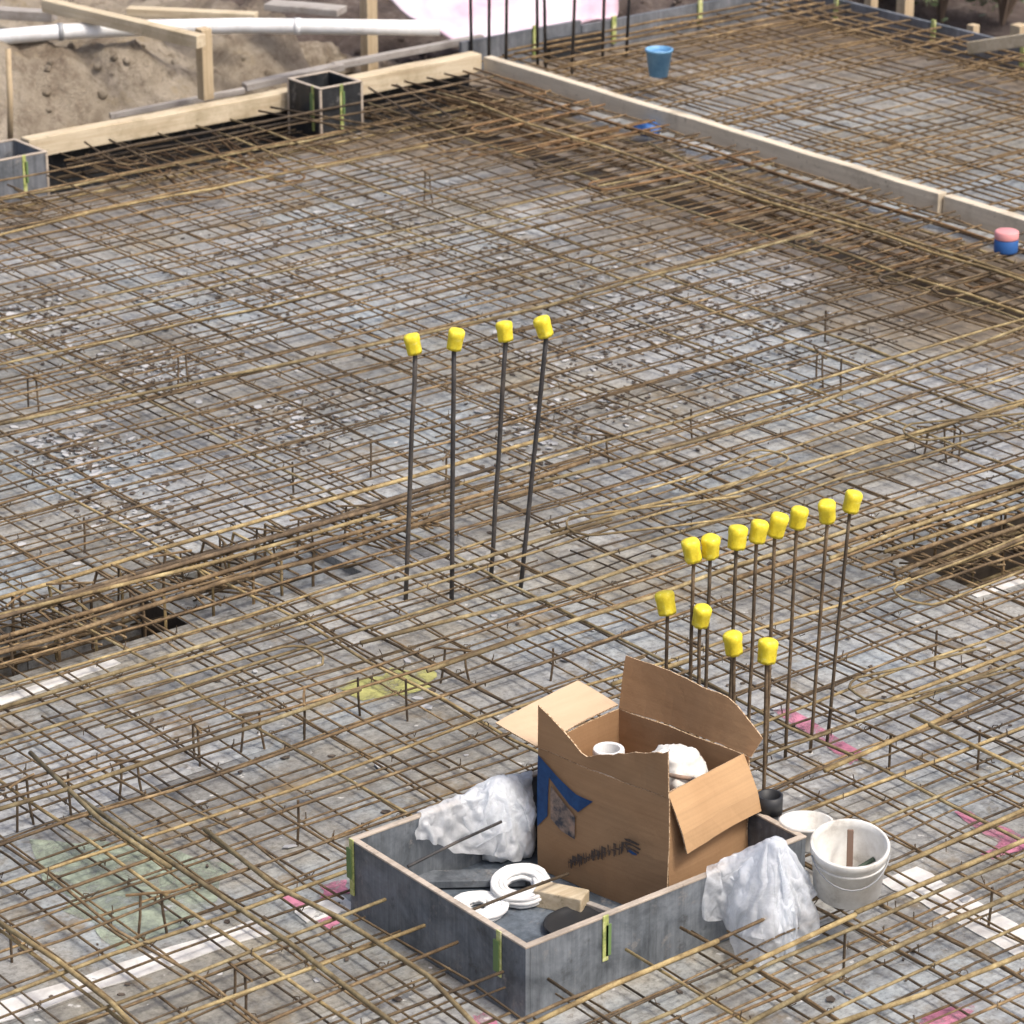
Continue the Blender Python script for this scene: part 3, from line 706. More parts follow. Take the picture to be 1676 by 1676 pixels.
upstand('grey form panel beyond the far bay at the right edge', (17.26, 17.29, 9, 15.89, -.02, .2), [(17.26, 15.65, 'x')], 'ply_grey')
tag(obj('form_panel', bm_box(14.75, 15.25, 18.05, 18.1, .0, .16), 'ply_black', bevel=.003), 'black form board leaning on the far panels behind the thin bars', 'form panel')

# tall thin starter bars at the far corner
G_S = 'tall bare starter bars at the far corner'
lab = ('first', 'second', 'third', 'fourth', 'fifth', 'sixth', 'seventh', 'eighth')
for i, (px, py) in enumerate(((772, 112), (800, 112), (828, 122), (880, 108), (893, 112), (936, 122), (986, 100), (1025, 95))):
    b = P(px, py, .05)
    tag(obj('starter_bar', bm_tube([b, b+Vector((R.gauss(0, .01), R.gauss(0, .01), .7)), b+Vector((R.gauss(0, .015), R.gauss(0, .015), 1.4))], .012, 8), 'steel', smooth=True),
        lab[i]+' from the left of the tall bare bars at the far corner', 'starter bar', G_S)

# ------------------------------------------------------------------ cardboard box
TH = rad(9.5); bv = Vector((math.cos(TH), math.sin(TH), 0)); bu = Vector((math.sin(TH), -math.cos(TH), 0))
B0 = Vector((6.70, 8.25, .024)); LU, LV, BH = .625, .46, .50
cb = empty('cardboard_box', B0, 'large open brown cardboard box with dark blue print standing in the tray', 'box')
def L(u, v, z): return bu*u+bv*v+Vector((0, 0, z))
def sheet(name, rows, m, th=.006, smooth=False, label=None):
    """a board of cardboard from rows of points, with thickness"""
    bm = bmesh.new(); V = [[bm.verts.new(p+noise.noise_vector(p*5.5)*.006+noise.noise_vector(p*17)*.0016) for p in r] for r in rows]
    for A, B in zip(V, V[1:]):
        for k in range(len(A)-1): bm.faces.new((A[k], A[k+1], B[k+1], B[k]))
    o = obj(name, bm, m, cb, smooth); s = o.modifiers.new('thickness', 'SOLIDIFY'); s.thickness = th; s.offset = 0
    o.data.materials.append(M['card_edge']); s.material_offset_rim = 1
    if label: o['label'] = label
    return o
def lin(a, b, n): return [a+(b-a)*i/n for i in range(n+1)]
bulge = lambda t: .02*math.sin(math.pi*t)
# walls
us, vs_, zs = lin(0, LU, 10), lin(0, LV, 8), lin(0, BH, 8)
sheet('wall', [[L(u, -bulge(u/LU)*math.sin(math.pi*z/BH*.9)*1.0, z) for u in us] for z in zs], 'card', label='front left wall carrying the dark blue print')
sheet('wall', [[L(LU+bulge(v/LV)*math.sin(math.pi*z/BH)*.6-(.03*(z/BH)**2), v+.006, z) for v in vs_] for z in zs], 'card')
sheet('wall', [[L(u, LV+bulge(u/LU)*.6*math.sin(math.pi*z/BH), z) for u in us] for z in zs], 'card')
sheet('wall', [[L(-bulge(v/LV)*.5, v, z) for v in vs_] for z in zs], 'card')
sheet('bottom', [[L(u, v, .004) for u in (.004, LU-.004)] for v in (.004, LV-.004)], 'card')
# flaps
def hgt(u):
    t = u/LU
    if t < .08: return .17-.5*u*1.0
    if t < .36: return .145-(t-.08)/.28*.11
    return .04+(t-.36)/.64*.15+R.uniform(-.004, .004)
fu = sorted(lin(0, LU, 24)); hs = [hgt(u) for u in fu]
sheet('flap', [[L(u, -.004+.02*f*(1-u/LU)-.01*f, BH+.003+h*f) for u, h in zip(fu, hs)] for f in (0, .33, .66, 1)], 'card', label='torn upright front flap')
bf = lin(0, LU+.01, 16)
def bh(u):
    t = u/LU
    return .205-.02*t-(.10*(t-.78)/.22 if t > .78 else 0)+R.uniform(-.004, .004)
bhs = [bh(u) for u in bf]
sheet('flap', [[L(u+.03*f*(u/LU), LV+.03*f+.01*math.sin(3*u/LU+f), BH+.002+h*f) for u, h in zip(bf, bhs)] for f in (0, .3, .6, 1)], 'card', label='tall upright back flap')
sheet('flap', [[L(-.004-.20*f, v*1.02-.01, BH+.004+.035*f+.012*math.sin(2.2*v/LV)) for v in lin(0, LV, 8)] for f in (0, .35, .7, 1)], 'card_lit', label='light left flap folded outwards')
sheet('flap', [[L(LU-.025+.075*f+.012*math.sin(f*3), .02+v*.94+.015*f, BH-.0-.215*f+.008*math.sin(5*v)) for v in lin(0, LV, 8)] for f in (0, .3, .65, 1)], 'card_lit' if False else m_card('sunlit cardboard', (.47, .30, .16), (.42, .26, .135)), label='right flap folded outwards and hanging down')  # sun on the right flap put into its lighter board tone
# print on the front left wall, laid 3 mm off the board
def wall_y(u, z): return -bulge(u/LU)*math.sin(math.pi*z/BH*.9)-.0085
def decal(name, polys, m, label=None):
    bm = bmesh.new()
    for poly in polys:
        vs = []
        for a, b in zip(poly, poly[1:]+poly[:1]):
            n = max(1, int(math.dist(a, b)/.03))
            for k in range(n):
                u, z = a[0]+(b[0]-a[0])*k/n, a[1]+(b[1]-a[1])*k/n; p = L(u, wall_y(max(.001, u), z), z); p0 = L(u, wall_y(u, z)+.0085, z); vs.append(bm.verts.new(p+noise.noise_vector(p0*5.5)*.006+noise.noise_vector(p0*17)*.0016))
        f = bm.faces.new(vs); bmesh.ops.triangulate(bm, faces=[f])
    o = obj(name, bm, m, cb)
    if label: o['label'] = label
    return o
decal('print', [[(.004, .475), (.03, .46), (.10, .42), (.20, .385), (.285, .385), (.215, .315), (.17, .33), (.062, .40), (.058, .24), (.004, .18)]], 'print_blue', 'dark blue emblem')
decal('print', [[(.075, .37), (.16, .315), (.20, .29), (.20, .20), (.13, .205), (.075, .235)]], 'print_grey', 'faded grey picture print')
strokes = []
for k in range(15):
    u = .17+k*.0195; z = .07+k*.0115; h = R.uniform(.036, .055)
    for _ in range(3):
        q, w = R.uniform(-.009, .009), R.uniform(.002, .006); e = R.uniform(-.004, .012)
        strokes.append([(u+q, z+e), (u+q+w, z+e), (u+q+w+R.uniform(-.01, .012), z+h), (u+q+R.uniform(-.008, .01), z+h)])
    strokes.append([(u-.008, z+.018), (u+.009, z+.02), (u+.009, z+.026), (u-.008, z+.023)])
decal('lettering', strokes, 'print_black', 'slanted black lettering, worn past reading')
sym = []
for k in range(3):
    zc = .285-k*.017; w = .042-.007*abs(k-1)
    sym.append([(.47-w, zc), (.47-w*.3, zc+.008), (.47+w, zc+.004), (.47+w*.85, zc-.004), (.47+w*.1, zc+.001), (.47-w*.7, zc-.006)])
decal('emblem', sym, 'print_black', 'small dark oval emblem')
decal('emblem', [[(.45, .240), (.462, .249), (.492, .245), (.494, .238), (.472, .233)]], 'print_blue')

# things in the box
def roll(name, loc, ro, ri, h, m, label, tilt=(0, 0)):
    bm = bmesh.new(); lathe(bm, [(ri, 0), (ro*.97, 0), (ro, .01), (ro, h-.01), (ro*.97, h), (ri, h), (ri, .0)], 36)
    bmesh.ops.remove_doubles(bm, verts=bm.verts, dist=1e-5)
    o = tag(obj(name, bm, m, smooth=False, bevel=.004, loc=loc), label, 'roll'); o.rotation_euler = (tilt[0], tilt[1], 0); return o
roll('tape_roll', B0+L(.11, .27, .012), .06, .042, .425, 'white', 'white hollow roll standing in the left of the cardboard box', (.0, .0))

def crumple(bm, amp, sc_, seed, flat=0):
    """push vertices along their normals into sharp creases like crushed film"""
    bm.normal_update(); out = []
    for v in bm.verts:
        p = v.co*sc_+Vector((seed, seed*1.7, seed*.3)); d, _ = noise.voronoi(p+noise.noise_vector(p*.7)*.35)
        h = (1-min(1, (d[1]-d[0])/.5))**2
        d2, _ = noise.voronoi(p*2.3); h2 = (1-min(1, (d2[1]-d2[0])/.45))**2
        h3 = noise.fractal(p*.6, 1, 2, 3)
        out.append(v.co+v.normal*(amp*(h+.45*h2+.9*h3-.4)))
    for v, c in zip(bm.verts, out): v.co = c
def blob(stations, seg=96, per=10):
    """closed skin through stations (centre, radius across, radius along, height-direction) """
    bm = bmesh.new(); rings = []
    for a, b in zip(stations, stations[1:]):
        for k in range(per):
            t = k/per; t2 = t*t*(3-2*t)
            c = Vector(a[0]).lerp(Vector(b[0]), t); rx = a[1]+(b[1]-a[1])*t2; ry = a[2]+(b[2]-a[2])*t2; rings.append((c, rx, ry))
    rings.append((Vector(stations[-1][0]), stations[-1][1], stations[-1][2]))
    R3 = []
    for i, (c, rx, ry) in enumerate(rings):
        ring = []
        for k in range(seg):
            t = 2*math.pi*k/seg
            pl = 1+.10*abs(math.sin(3.5*t+.6*math.sin(i*.1)))-.05+.05*math.sin(9*t+i*.15)
            ring.append(bm.verts.new(c+right*rx*math.cos(t)*pl+fw*ry*math.sin(t)*pl))
        R3.append(ring)
    for A, B in zip(R3, R3[1:]):
        for k in range(seg): bm.faces.new((A[k], A[(k+1) % seg], B[(k+1) % seg], B[k]))
    bm.faces.new(R3[0][::-1]); bm.faces.new(R3[-1]); return bm
def local(bm, o0):
    for v in bm.verts: v.co -= o0
    return bm
c0 = B0+L(.44, .25, 0)
bm = blob([(c0+Vector((0, 0, .012)), .10, .10), (c0+Vector((0, 0, .3)), .125, .11), (c0+Vector((0, 0, .45)), .12, .11), (c0+Vector((0, 0, .525)), .085, .07), (c0+Vector((0, 0, .55)), .02, .02)], 64, 8)
crumple(bm, .010, 9, 3)
pb_ = tag(obj('plastic_bundle', local(bm, c0), 'bucket', smooth=True, loc=c0), 'bundle of crumpled white plastic inside the cardboard box', 'bundle')

bm = bmesh.new(); lathe(bm, [(.128, .47), (.134, .472), (.134, .486), (.128, .488), (.128, .47)], 40)
for v in bm.verts: v.co.z += .02*math.sin(math.atan2(v.co.y, v.co.x)*2+.5); v.co.x *= .9; v.co.y *= .86
obj('band', bm, 'print_grey', pb_, True)
# crumpled film: sheets dropped once over what is below them, then kept as plain meshes
def prim(kind, *a):
    bm = bmesh.new()
    if kind == 'box':
        bmesh.ops.create_cube(bm, size=1)
        for v in bm.verts: v.co = Vector([(a[2*i]+a[2*i+1])/2+v.co[i]*(a[2*i+1]-a[2*i]) for i in range(3)])
        bmesh.ops.subdivide_edges(bm, edges=bm.edges[:], cuts=3, use_grid_fill=True)
    else:
        bmesh.ops.create_icosphere(bm, subdivisions=3, radius=1)
        for v in bm.verts: v.co = Vector(a[0])+Vector((v.co.x*a[1][0], v.co.y*a[1][1], v.co.z*a[1][2]))
    return bm
def drape(colliders, sx, sy, n, start, seed, frames=60, squeeze=.85, rz=0, shrink=-.1, wav=.05, diamond=False):
    tmp = bpy.data.scenes.new('drape'); objs = []
    for c in colliders:
        me = bpy.data.meshes.new('c'); bm = prim(*c); bm.to_mesh(me); bm.free(); o = bpy.data.objects.new('c', me); tmp.collection.objects.link(o)
        o.modifiers.new('c', 'COLLISION'); o.collision.thickness_outer = .006; o.collision.cloth_friction = 30; objs.append(o)
    bm = bmesh.new(); bmesh.ops.create_grid(bm, x_segments=n, y_segments=n, size=.5); rot = Matrix.Rotation(rz, 3, 'Z')
    for v in bm.verts:
        x, y = ((v.co.x+v.co.y)*sx, (v.co.x-v.co.y)*sy) if diamond else (v.co.x*sx, v.co.y*sy)
        z = wav*noise.noise(Vector((x*7+seed, y*7, seed)))+.4*wav*noise.noise(Vector((x*22+seed, y*22, seed)))
        v.co = rot @ Vector((x*squeeze, y*squeeze, z)) + Vector(start)
    me = bpy.data.meshes.new('s'); bm.to_mesh(me); bm.free(); o = bpy.data.objects.new('s', me); tmp.collection.objects.link(o); objs.append(o)
    m = o.modifiers.new('cloth', 'CLOTH'); q = m.settings
    q.quality = 6; q.mass = .06; q.tension_stiffness = 14; q.compression_stiffness = 14; q.shear_stiffness = 5; q.bending_stiffness = .04; q.air_damping = 2; q.shrink_min = shrink
    m.collision_settings.use_self_collision = False; m.collision_settings.distance_min = .006; m.point_cache.frame_end = frames
    vl = tmp.view_layers[0]
    for f in range(1, frames+1):
        tmp.frame_set(f); dg = vl.depsgraph; dg.update()
    out = bpy.data.meshes.new_from_object(o.evaluated_get(dg))
    for q in objs: bpy.data.objects.remove(q)
    bpy.data.scenes.remove(tmp)
    return out
def bag_from(meshes, o0, m, label, cat='plastic bag'):
    bm = bmesh.new()
    for me in meshes: bm.from_mesh(me); bpy.data.meshes.remove(me)
    for v in bm.verts: v.co -= o0
    o = obj('plastic_bag', bm, m, smooth=True, loc=o0); d = o.modifiers.new('smooth', 'SUBSURF'); d.levels = d.render_levels = 1
    for v in o.data.vertices: v.co.z = max(v.co.z, .012-o0.z)
    return tag(o, label, cat)
GZ = .03
walls = [('box', TRAY[0], TRAY[1], TRAY[2], TRAY[2]+.02, 0, .3), ('box', TRAY[1]-.02, TRAY[1], TRAY[2]+.02, TRAY[3], 0, .3), ('box', TRAY[0], TRAY[1], TRAY[3]-.02, TRAY[3], 0, .3), ('box', TRAY[0], TRAY[0]+.02, TRAY[2]+.02, TRAY[3], 0, .3), ('box', 4, 10, 5, 10, -.1, GZ)]
c0 = P(800, 1400, .03)
lump = [('ball', c0+right*.04+Vector((0, 0, .13)), (.105, .085, .19)), ('ball', c0-right*.10+Vector((0, 0, .06)), (.08, .07, .1)), ('ball', c0+right*.12+fw*.0+Vector((0, 0, .1)), (.06, .06, .15))]
boxc = ('box', B0.x+.01, B0.x+.6, B0.y-.5, B0.y+.02, 0, .5)
films = [drape(walls+lump+[boxc], .74, .62, 60, c0+right*-.03+Vector((0, 0, .40)), 3, 55, .8, PSI, -.06),
         drape(walls+lump+[boxc], .5, .42, 40, c0+right*.02+Vector((0, 0, .36)), 8, 50, .8, PSI+.4, -.08)]
bag_from(films, c0, 'film_white', 'heap of crumpled white film left of the cardboard box')
bm = bmesh.new()
for k, (_, c, r3) in enumerate(lump):
    b2 = bmesh.new(); bmesh.ops.create_icosphere(b2, subdivisions=4, radius=1)
    for v in b2.verts: v.co = Vector((v.co.x*r3[0], v.co.y*r3[1], v.co.z*r3[2]))*.9*(1+.25*noise.fractal(v.co*2.2+Vector((k, 0, 0)), 1, 2, 3))
    for v in b2.verts: v.co += Vector(c)-c0
    me = bpy.data.meshes.new('t'); b2.to_mesh(me); b2.free(); bm.from_mesh(me); bpy.data.meshes.remove(me)
for v in bm.verts: v.co.z = max(v.co.z, 0)
tag(obj('crumpled_film', bm, 'white', smooth=True, loc=c0), 'white wad wrapped inside the heap of film', 'wad')

# clear bag over the right corner of the tray
pk = P(1270, 1374, .44)
spike = [('box', pk.x-.02, pk.x+.02, pk.y-.02, pk.y+.02, .1, .43)]
c2 = P(1262, 1462, .2); c3 = P(1245, 1535, .1)
spike += [('ball', (c2.x, c2.y, .17), (.15, .13, .15)), ('ball', (c3.x, c3.y, .08), (.06, .06, .09))]
films = [drape(walls[:-1]+spike, .45, .66, 70, pk+fw*-.11-right*.02+Vector((0, 0, .05)), 5, 55, .9, PSI-math.pi/2, -.04, .04, True),
         drape(walls[:-1]+spike, .38, .52, 48, pk+fw*-.07-right*.01+Vector((0, 0, .03)), 11, 50, .9, PSI-math.pi/2+.35, -.05, .04, True)]
bag_from(films, pk, 'film', 'clear plastic bag hanging over the tray corner beside the white bucket')

# ------------------------------------------------------------------ coils, rods and offcuts in the tray
def coil(px, py, z, ro, turns, layers, tilt, label):
    o0 = P(px, py, z); bm = bmesh.new(); pts = []; r = .0085
    for l in range(layers):
        for k in range(turns*24):
            t = k/24*2*math.pi; rr = ro-(k/24)*r*1.75+R.gauss(0, .0008) if l % 2 == 0 else ro-(turns-k/24)*r*1.75+R.gauss(0, .0008)
            pts.append((rr*math.cos(t), rr*math.sin(t), l*r*1.75+R.gauss(0, .0012)))
    tube(bm, pts, r, 6)
    o = tag(obj('cord_coil', bm, 'white', smooth=True, loc=o0), label, 'coil', 'coils of white cord in the tray'); o.rotation_euler = (tilt[0], tilt[1], R.uniform(0, 3)); return o
coil(853, 1456, .05, .112, 4, 3, (.10, -.12), 'coil of white cord with an open middle, nearest the cardboard box')
coil(783, 1487, .03, .108, 5, 2, (0, .0), 'flatter coil of white cord beside the left wall of the tray')
def rod(a, b, za, zb, r, m, label, cat='rod', grp='thin rods lying in the tray'):
    return tag(obj('rod', bm_tube([P(*a, za), P(*a, za).lerp(P(*b, zb), .5)+Vector((0, 0, .004)), P(*b, zb)], r, 7), m, smooth=True), label, cat, grp)
rod((668, 1418), (820, 1345), .31, .25, .006, 'steel', 'thin dark rod lying over the tray wall onto the white film')
rod((745, 1500), (930, 1430), .2, .12, .006, 'rust_dark', 'thin dark rod lying across the two white coils')
w = P(920, 1472, .022)
tag(obj('wood_offcut', local(bm_beam(P(880, 1462, .055), P(958, 1478, .055), .085, .07), w), 'timber_x', bevel=.005, loc=w), 'pale wood offcut leaning against the cardboard box', 'offcut')
w = P(960, 1495, .03)
tag(obj('batten', local(bm_beam(P(962, 1480, .04), P(1040, 1508, .04), .025, .02), w), 'timber_grey', bevel=.003, loc=w), 'narrow batten end beside the cardboard box foot', 'batten')
w = P(745, 1445, .03)
tag(obj('dark_board', local(bm_beam(P(655, 1440, .045), P(860, 1436, .045), .09, .03), w), 'ply', bevel=.003, loc=w), 'dark board lying in front of the white film', 'board')
w = P(945, 1515, .025)
bm = bmesh.new()
lathe(bm, [(.0, .012), (.07, .012), (.1, .02), (.112, .035), (.118, .03), (.11, .002), (.0, .001)], 40)
for v in bm.verts: v.co.x *= 1.15; v.co.y *= .9; v.co.z = v.co.z*.45+.012*noise.noise(v.co*12)+.004
tag(obj('rubber_lid', bm, 'black', smooth=True, loc=w), 'black dished lid lying at the foot of the cardboard box', 'lid')

# ------------------------------------------------------------------ bucket, pipe stub, white tub
bz = Z_TOP+.02
bb = P(1386, 1455, bz)
bk = empty('bucket', bb, 'off white plastic bucket holding a stick beside the clear bag', 'bucket')
tilt = Matrix.Rotation(rad(11), 4, right)      # leaning towards the viewer
H_ = .21
def prof_bucket(): return [(0, .0), (.116, 0), (.121, .006), (.1335, H_-.035), (.1405, H_-.032), (.142, H_-.004), (.139, H_), (.131, H_-.002), (.128, H_-.03), (.115, .012), (0, .011)]
bm = bmesh.new(); lathe(bm, prof_bucket(), 48); bm.transform(tilt); obj('body', bm, 'bucket', bk, True)
bm = bmesh.new(); lathe(bm, [(.129, H_-.062), (.1345, H_-.06), (.1355, H_-.052), (.131, H_-.05), (.129, H_-.062)], 48); bm.transform(tilt); obj('rib', bm, 'bucket', bk, True)
pts = [tilt @ Vector((.1435*math.cos(t), .1435*math.sin(t), H_-.025-.075*math.sin(k/12*math.pi))) for k in range(13) for t in (PSI+math.pi+rad(-75)+k/12*rad(150),)]
obj('handle', bm_tube(pts, .003, 6), 'pipe_steel', bk, True)
q0 = P(1396, 1430, bz+.09); q1 = P(1390, 1357, bz+.09); 
s0 = bb+Vector((.02, .01, .02)); s1 = top_on(bb+fw*.06, 1392, 1358)
tag(obj('stick', bm_beam(s0, s1, .022, .014, up=fw), 'brown', bevel=.002), 'flat brown stick standing in the white bucket', 'stick')
tag(obj('rod', bm_tube([s0+right*.0+Vector((0, 0, .03)), s0+right*.09+fw*.03+Vector((0, 0, .075))], .009, 8), 'green_rod', smooth=True), 'dark green rod lying in the white bucket', 'rod')
# grey pipe stub with dark mouth, behind the bag
pb = P(1258, 1372, Z_TOP)
ps = empty('pipe_stub', pb, 'grey pipe stub with a dark mouth right of the cardboard box', 'pipe')
bm = bmesh.new(); lathe(bm, [(0, 0), (.036, .0), (.036, .14), (.031, .14), (.031, .02), (0, .02)], 28); obj('pipe', bm, 'pipe_steel', ps, True)
bm = bmesh.new(); lathe(bm, [(.0365, .11), (.048, .11), (.048, .18), (.040, .18), (.038, .11)], 28); obj('collar', bm, 'black', ps, True)
wt = P(1318, 1384, Z_TOP+.02)
bm = bmesh.new(); lathe(bm, [(0, 0), (.078, 0), (.082, .01), (.094, .085), (.1, .088), (.1, .1), (.09, .1), (.078, .015), (0, .012)], 40); bm.transform(Matrix.Rotation(rad(-6), 4, right))
tag(obj('tub', bm, 'bucket', smooth=True, loc=wt), 'shallow white plastic tub partly hidden between the clear bag and the bucket', 'tub')

# ------------------------------------------------------------------ small blue things far off
def tub(px, py, z, r0, r1, h, m, mt, label, cat):
    b = P(px, py, z); o = empty('bucket', b, label, cat)
    bm = bmesh.new(); lathe(bm, [(0, 0), (r0, 0), (r1, h), (r1*1.06, h), (r1*1.06, h+.015), (r1*.94, h+.015), (r1*.92, h-.02), (r0*.9, .02), (0, .02)], 28); obj('body', bm, m, o, True)
    bm = bmesh.new(); lathe(bm, [(0, h-.03), (r1*.9, h-.03), (r1*.9, h-.022), (0, h-.02)], 28); obj('contents', bm, mt, o, True)
    return o
tub(1078, 124, .17, .066, .094, .18, 'blue', 'pale_blue', 'blue bucket standing in the far bay', 'bucket')
b = P(1060, 212, .1); bm = bmesh.new(); bmesh.ops.create_icosphere(bm, subdivisions=4, radius=1)
for v in bm.verts: v.co = Vector((v.co.x*.085, v.co.y*.085, max(-.02, v.co.z*.05)))
crumple(bm, .012, 16, 2)
tag(obj('blue_rag', bm, 'blue_dark', smooth=True, loc=b), 'crumpled dark blue rag in front of the far right beam', 'rag')
b = P(1646, 412, Z_TOP+.01); o = empty('container', b, 'small dark blue container with a pinkish lid near the right edge', 'container')
bm = bmesh.new(); lathe(bm, [(0, 0), (.068, 0), (.07, .01), (.07, .075), (.066, .08), (0, .08)], 24); obj('body', bm, 'blue_dark', o, True)
bm = bmesh.new(); lathe(bm, [(0, .081), (.07, .081), (.071, .085), (.071, .122), (.064, .128), (0, .128)], 24); obj('lid', bm, 'salmon', o, True)

# ------------------------------------------------------------------ behind the slab edge
pp_ = [P(x, y, z) for x, y, z in ((-60, 66, .5), (100, 52, .5), (250, 45, .5), (400, 42, .5), (560, 44, .5), (720, 46, .5))]
o = tag(obj('white_pipe', bm_tube(pp_, .055, 20), 'white', smooth=True), 'long white pipe lying on the earth bank', 'pipe')
obj('coupling', bm_tube([P(95, 52.5, .5), P(103, 52, .5)], .062, 20), 'pipe_steel', o, True)
obj('coupling', bm_tube([P(482, 43, .5), P(492, 43, .5)], .06, 20), 'white', o, True)
GT = 'loose timbers behind the far left beam'
def timber(a, b, za, zb, w, h, m, label, up=Vector((0, 0, 1))):
    A, B = P(*a, za), P(*b, zb); mid = (A+B)/2
    d = (B-A); ln_ = d.length; bm = bmesh.new(); bmq = bm_beam((-ln_/2, 0, 0), (ln_/2, 0, 0), w, h, n=5, jit=.003)
    o = tag(obj('timber', bmq, m, bevel=.005, loc=mid), label, 'timber', GT); o.rotation_mode = 'QUATERNION'; o.rotation_quaternion = d.to_track_quat('X', 'Z'); bm.free(); return o
timber((75, 8), (330, 68), .62, .6, .09, .09, 'timber_x', 'yellowish brace slanting over the white pipe')
timber((210, 18), (420, 28), .5, .5, .1, .06, 'timber_x', 'yellowish board lying behind the white pipe')
timber((175, 172), (360, 98), -.05, .12, .14, .04, 'timber_grey', 'grey plank slanting on the earth bank')
timber((180, 190), (400, 148), -.0, .1, .05, .04, 'timber_grey', 'thin grey batten just behind the far left beam')
timber((400, 142), (560, 108), .05, .12, .1, .05, 'timber_grey', 'grey board behind the small black box')
timber((545, 108), (790, 62), .12, .2, .06, .05, 'timber_grey', 'thin grey batten leading to the far corner')
timber((440, 8), (560, 18), .5, .5, .18, .05, 'timber_grey', 'wide pale grey board at the top edge')
timber((-20, 20), (90, 26), .5, .5, .12, .07, 'timber_grey', 'grey board in the top left corner')
def post(px, pb_, pt, zb, w, m, label, group='timber posts behind the deck', d=None):
    b = P(px, pb_, zb); t = top_on(b, px, pt); h = (t-b).length
    return tag(obj('post', bm_box(-w/2, w/2, -w/2, w/2, 0, h), m, bevel=.005, loc=b), label, 'post', group)
post(337, 162, 46, .12, .085, 'timber_z', 'short pale post standing behind the far left beam')
post(605, 118, -60, -.1, .095, 'timber_z', 'tall brown timber post between the pink sheet and the white pipe')
post(1480, 40, -60, -.1, .10, 'timber_z', 'timber stake among the shrubs at the upper right')
post(1425, 22, -60, -.1, .08, 'timber_z', 'thinner timber stake among the shrubs at the upper right')
post(1590, 98, 40, -.1, .07, 'timber_z', 'short stake behind the far right panel')
post(1665, 110, 40, -.1, .1, 'timber_z', 'stake at the right edge of the picture')
A = P(17, 240, .1); t = top_on(A, 13, 80)
tag(obj('post', bm_tube([A, A.lerp(t, .5)+Vector((.006, 0, 0)), t], .02, 8), 'timber_z', smooth=True), 'slender upright pole at the left edge by the grey box', 'post', 'timber posts behind the deck')
beam_thing('timber', bm_beam(P(1590, 78, .25), P(1700, 62, .45), .09, .09), 'timber_x', 'yellowish timber lying behind the far right panel', 'timber', GT)
# boulder like lumps of earth
for (px, py, s, lb) in ((60, 120, .55, 'large tan lump of earth at the left end of the bank'), (180, 130, .5, 'tan lump of earth in the middle of the bank'), (480, 90, .36, 'grey tan lump of earth behind the small black box'), (400, 95, .25, 'small tan lump of earth beside the short pale post')):
    b = P(px, py+30, -.1); bm = bmesh.new(); bmesh.ops.create_icosphere(bm, subdivisions=5, radius=1)
    for v in bm.verts:
        k = 1+.35*noise.fractal(v.co*1.4+Vector((px, 0, 0)), 1, 2, 6); v.co = Vector((v.co.x*s*1.2*k, v.co.y*s*.7*k, v.co.z*s*.55*k))
    tag(obj('earth_lump', bm, 'earth', smooth=True, loc=b), lb, 'earth lump', 'lumps of earth on the bank')
rr = random.Random(21); bm = bmesh.new()
for _ in range(420):
    x, y = rr.uniform(8.5, 19), rr.uniform(18.15, 20.2); t = min(1, max(0, (y-18.2)/1.15)); t = t*t*(3-2*t)
    z = -.5+t*(.82 if x < 13.2 else .35)+.16*noise.fractal(Vector((x*.9, y*.9, 3)), 1, 2, 5)*(.35+t); r_ = rr.uniform(.010, .035)
    b2 = bmesh.new(); bmesh.ops.create_icosphere(b2, subdivisions=2, radius=r_)
    for v in b2.verts: v.co = v.co*(1+.5*noise.noise(v.co*18+Vector((x*9, y*9, 0))))+Vector((x, y, z+r_*.3))
    me = bpy.data.meshes.new('t'); b2.to_mesh(me); b2.free(); bm.from_mesh(me); bpy.data.meshes.remove(me)
tag(obj('clods', bm, 'earth'), 'clods and stones strewn over the earth bank', 'clods', kind='stuff')
# pink sheet hanging behind the far corner
bm = bmesh.new(); V = {}; n1, n2 = 30, 24
ca_, cb_, cc_, cd_ = P(752, 76, .16), P(1010, 28, .12), P(575, -50, .52), P(1010, -90, .6)
for i in range(n1+1):
    for j in range(n2+1):
        u, w_ = i/n1, j/n2
        p = ca_.lerp(cb_, u).lerp(cc_.lerp(cd_, u), w_); p.z += .05*noise.fractal(Vector((u*5, w_*3, 7)), 1, 2, 4)-.05*math.sin(math.pi*w_)*(.6+.4*math.sin(u*7))
        V[i, j] = bm.verts.new(p)
for i in range(n1):
    for j in range(n2): bm.faces.new((V[i, j], V[i+1, j], V[i+1, j+1], V[i, j+1]))
o = tag(obj('pink_sheet', bm, 'pinksheet', smooth=True), 'pale pink sheet sloping behind the far corner', 'sheet'); s = o.modifiers.new('thickness', 'SOLIDIFY'); s.thickness = .02
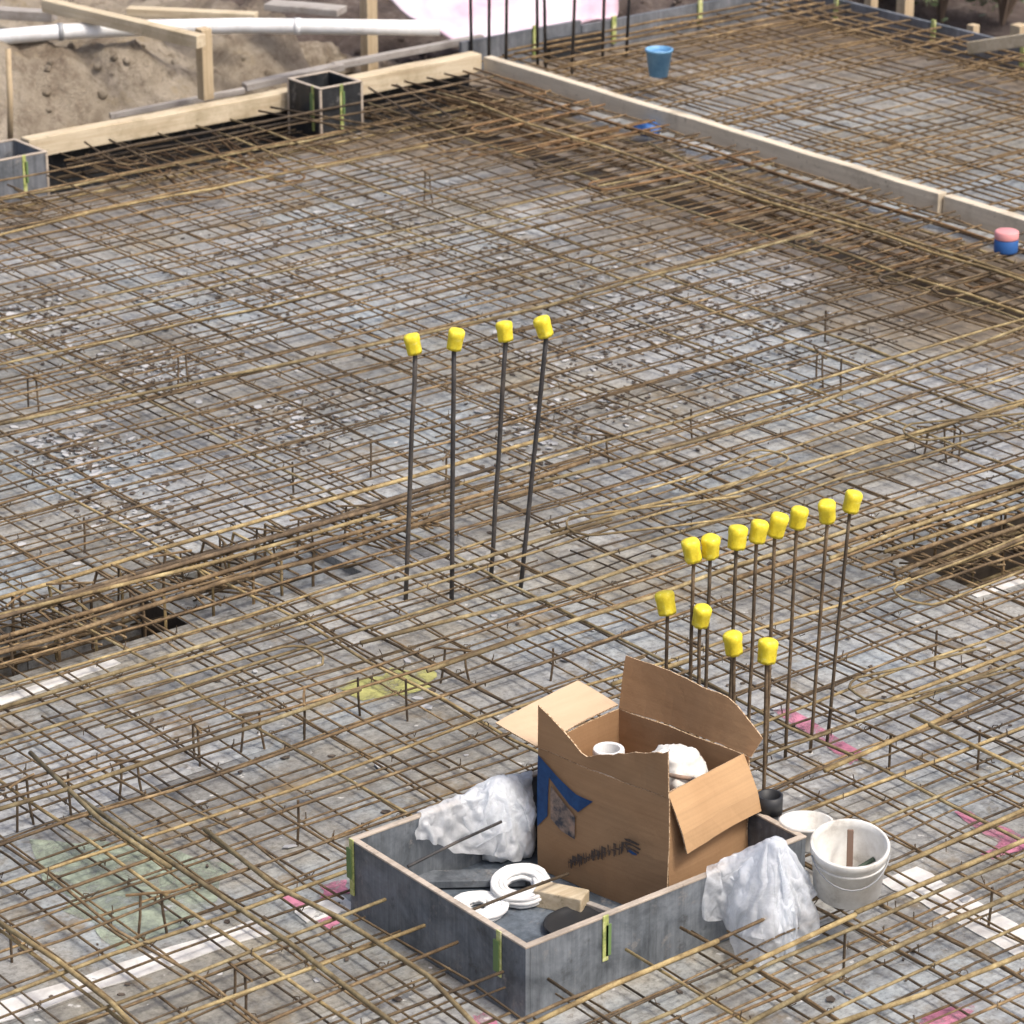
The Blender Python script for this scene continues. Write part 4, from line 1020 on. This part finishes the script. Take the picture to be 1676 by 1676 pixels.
# shrubs behind the right form panel
def shrub(px, py, s, seed, label):
    b = P(px, py, -.4); rr = random.Random(seed); o = empty('shrub', b, label, 'shrub', 'shrubs beyond the far bay')
    bm = bmesh.new()
    for k in range(7):
        e = Vector((rr.uniform(-.4, .4)*s, rr.uniform(-.4, .4)*s, s*rr.uniform(.8, 1.2))); tube(bm, [(0, 0, 0), e*.5+Vector((rr.uniform(-.05, .05), 0, 0)), e], [.02, .012, .005], 5)
    obj('stem', bm, 'bark', o)
    bm = bmesh.new(); cl = [Vector((rr.gauss(0, .33)*s, rr.gauss(0, .33)*s, s*rr.uniform(.25, 1.3))) for _ in range(26)]
    for _ in range(2600):
        c = rr.choice(cl)+Vector((rr.gauss(0, .09), rr.gauss(0, .09), rr.gauss(0, .08)))*s; l = rr.uniform(.025, .055)
        a = Vector((rr.gauss(0, 1), rr.gauss(0, 1), rr.gauss(0, .6))).normalized(); b2 = a.cross(Vector((rr.gauss(0, 1), rr.gauss(0, 1), rr.gauss(0, 1)))).normalized()
        bm.faces.new([bm.verts.new(c+q) for q in (-a*l, b2*l*.45, a*l, -b2*l*.45)])
    obj('foliage', bm, 'leaf', o); return o
shrub(1430, 22, .75, 1, 'dark green shrub left of the timber stake at the upper right')
shrub(1540, 40, .8, 2, 'green shrub right of the timber stake at the upper right')
shrub(1640, 40, .8, 3, 'green shrub behind the yellowish timber in the upper right corner')

# ------------------------------------------------------------------ light
sun_az = math.atan2(-1.0, .25)          # sun stands behind the viewer's right shoulder
sun_el = rad(58)
sl = bpy.data.lights.new('sun', 'SUN'); sl.energy = 1.35; sl.angle = rad(11); sl.color = (1, .97, .91)
so = bpy.data.objects.new('sun', sl); COL.objects.link(so)
sd = Vector((math.cos(sun_az)*math.cos(sun_el), math.sin(sun_az)*math.cos(sun_el), math.sin(sun_el)))
so.rotation_mode = 'QUATERNION'; so.rotation_quaternion = sd.to_track_quat('Z', 'Y'); so.location = (0, 0, 20)
wd = bpy.data.worlds.new('World'); sc.world = wd; wd.use_nodes = True; nt = wd.node_tree
sk = nt.nodes.new('ShaderNodeTexSky'); sk.sky_type = 'NISHITA'; sk.sun_disc = False; sk.sun_elevation = sun_el; sk.sun_rotation = math.pi/2-sun_az
sk.air_density = .8; sk.dust_density = 6; sk.ozone_density = .6
bg = nt.nodes['Background']; nt.links.new(sk.outputs[0], bg.inputs[0]); bg.inputs[1].default_value = .145
sc.view_settings.view_transform = 'Standard'; sc.view_settings.look = 'None'; sc.view_settings.exposure = .6; sc.view_settings.gamma = 1
sc.cycles.max_bounces = 8; sc.cycles.transparent_max_bounces = 24
print('bars', NB, 'objects', len(bpy.data.objects))
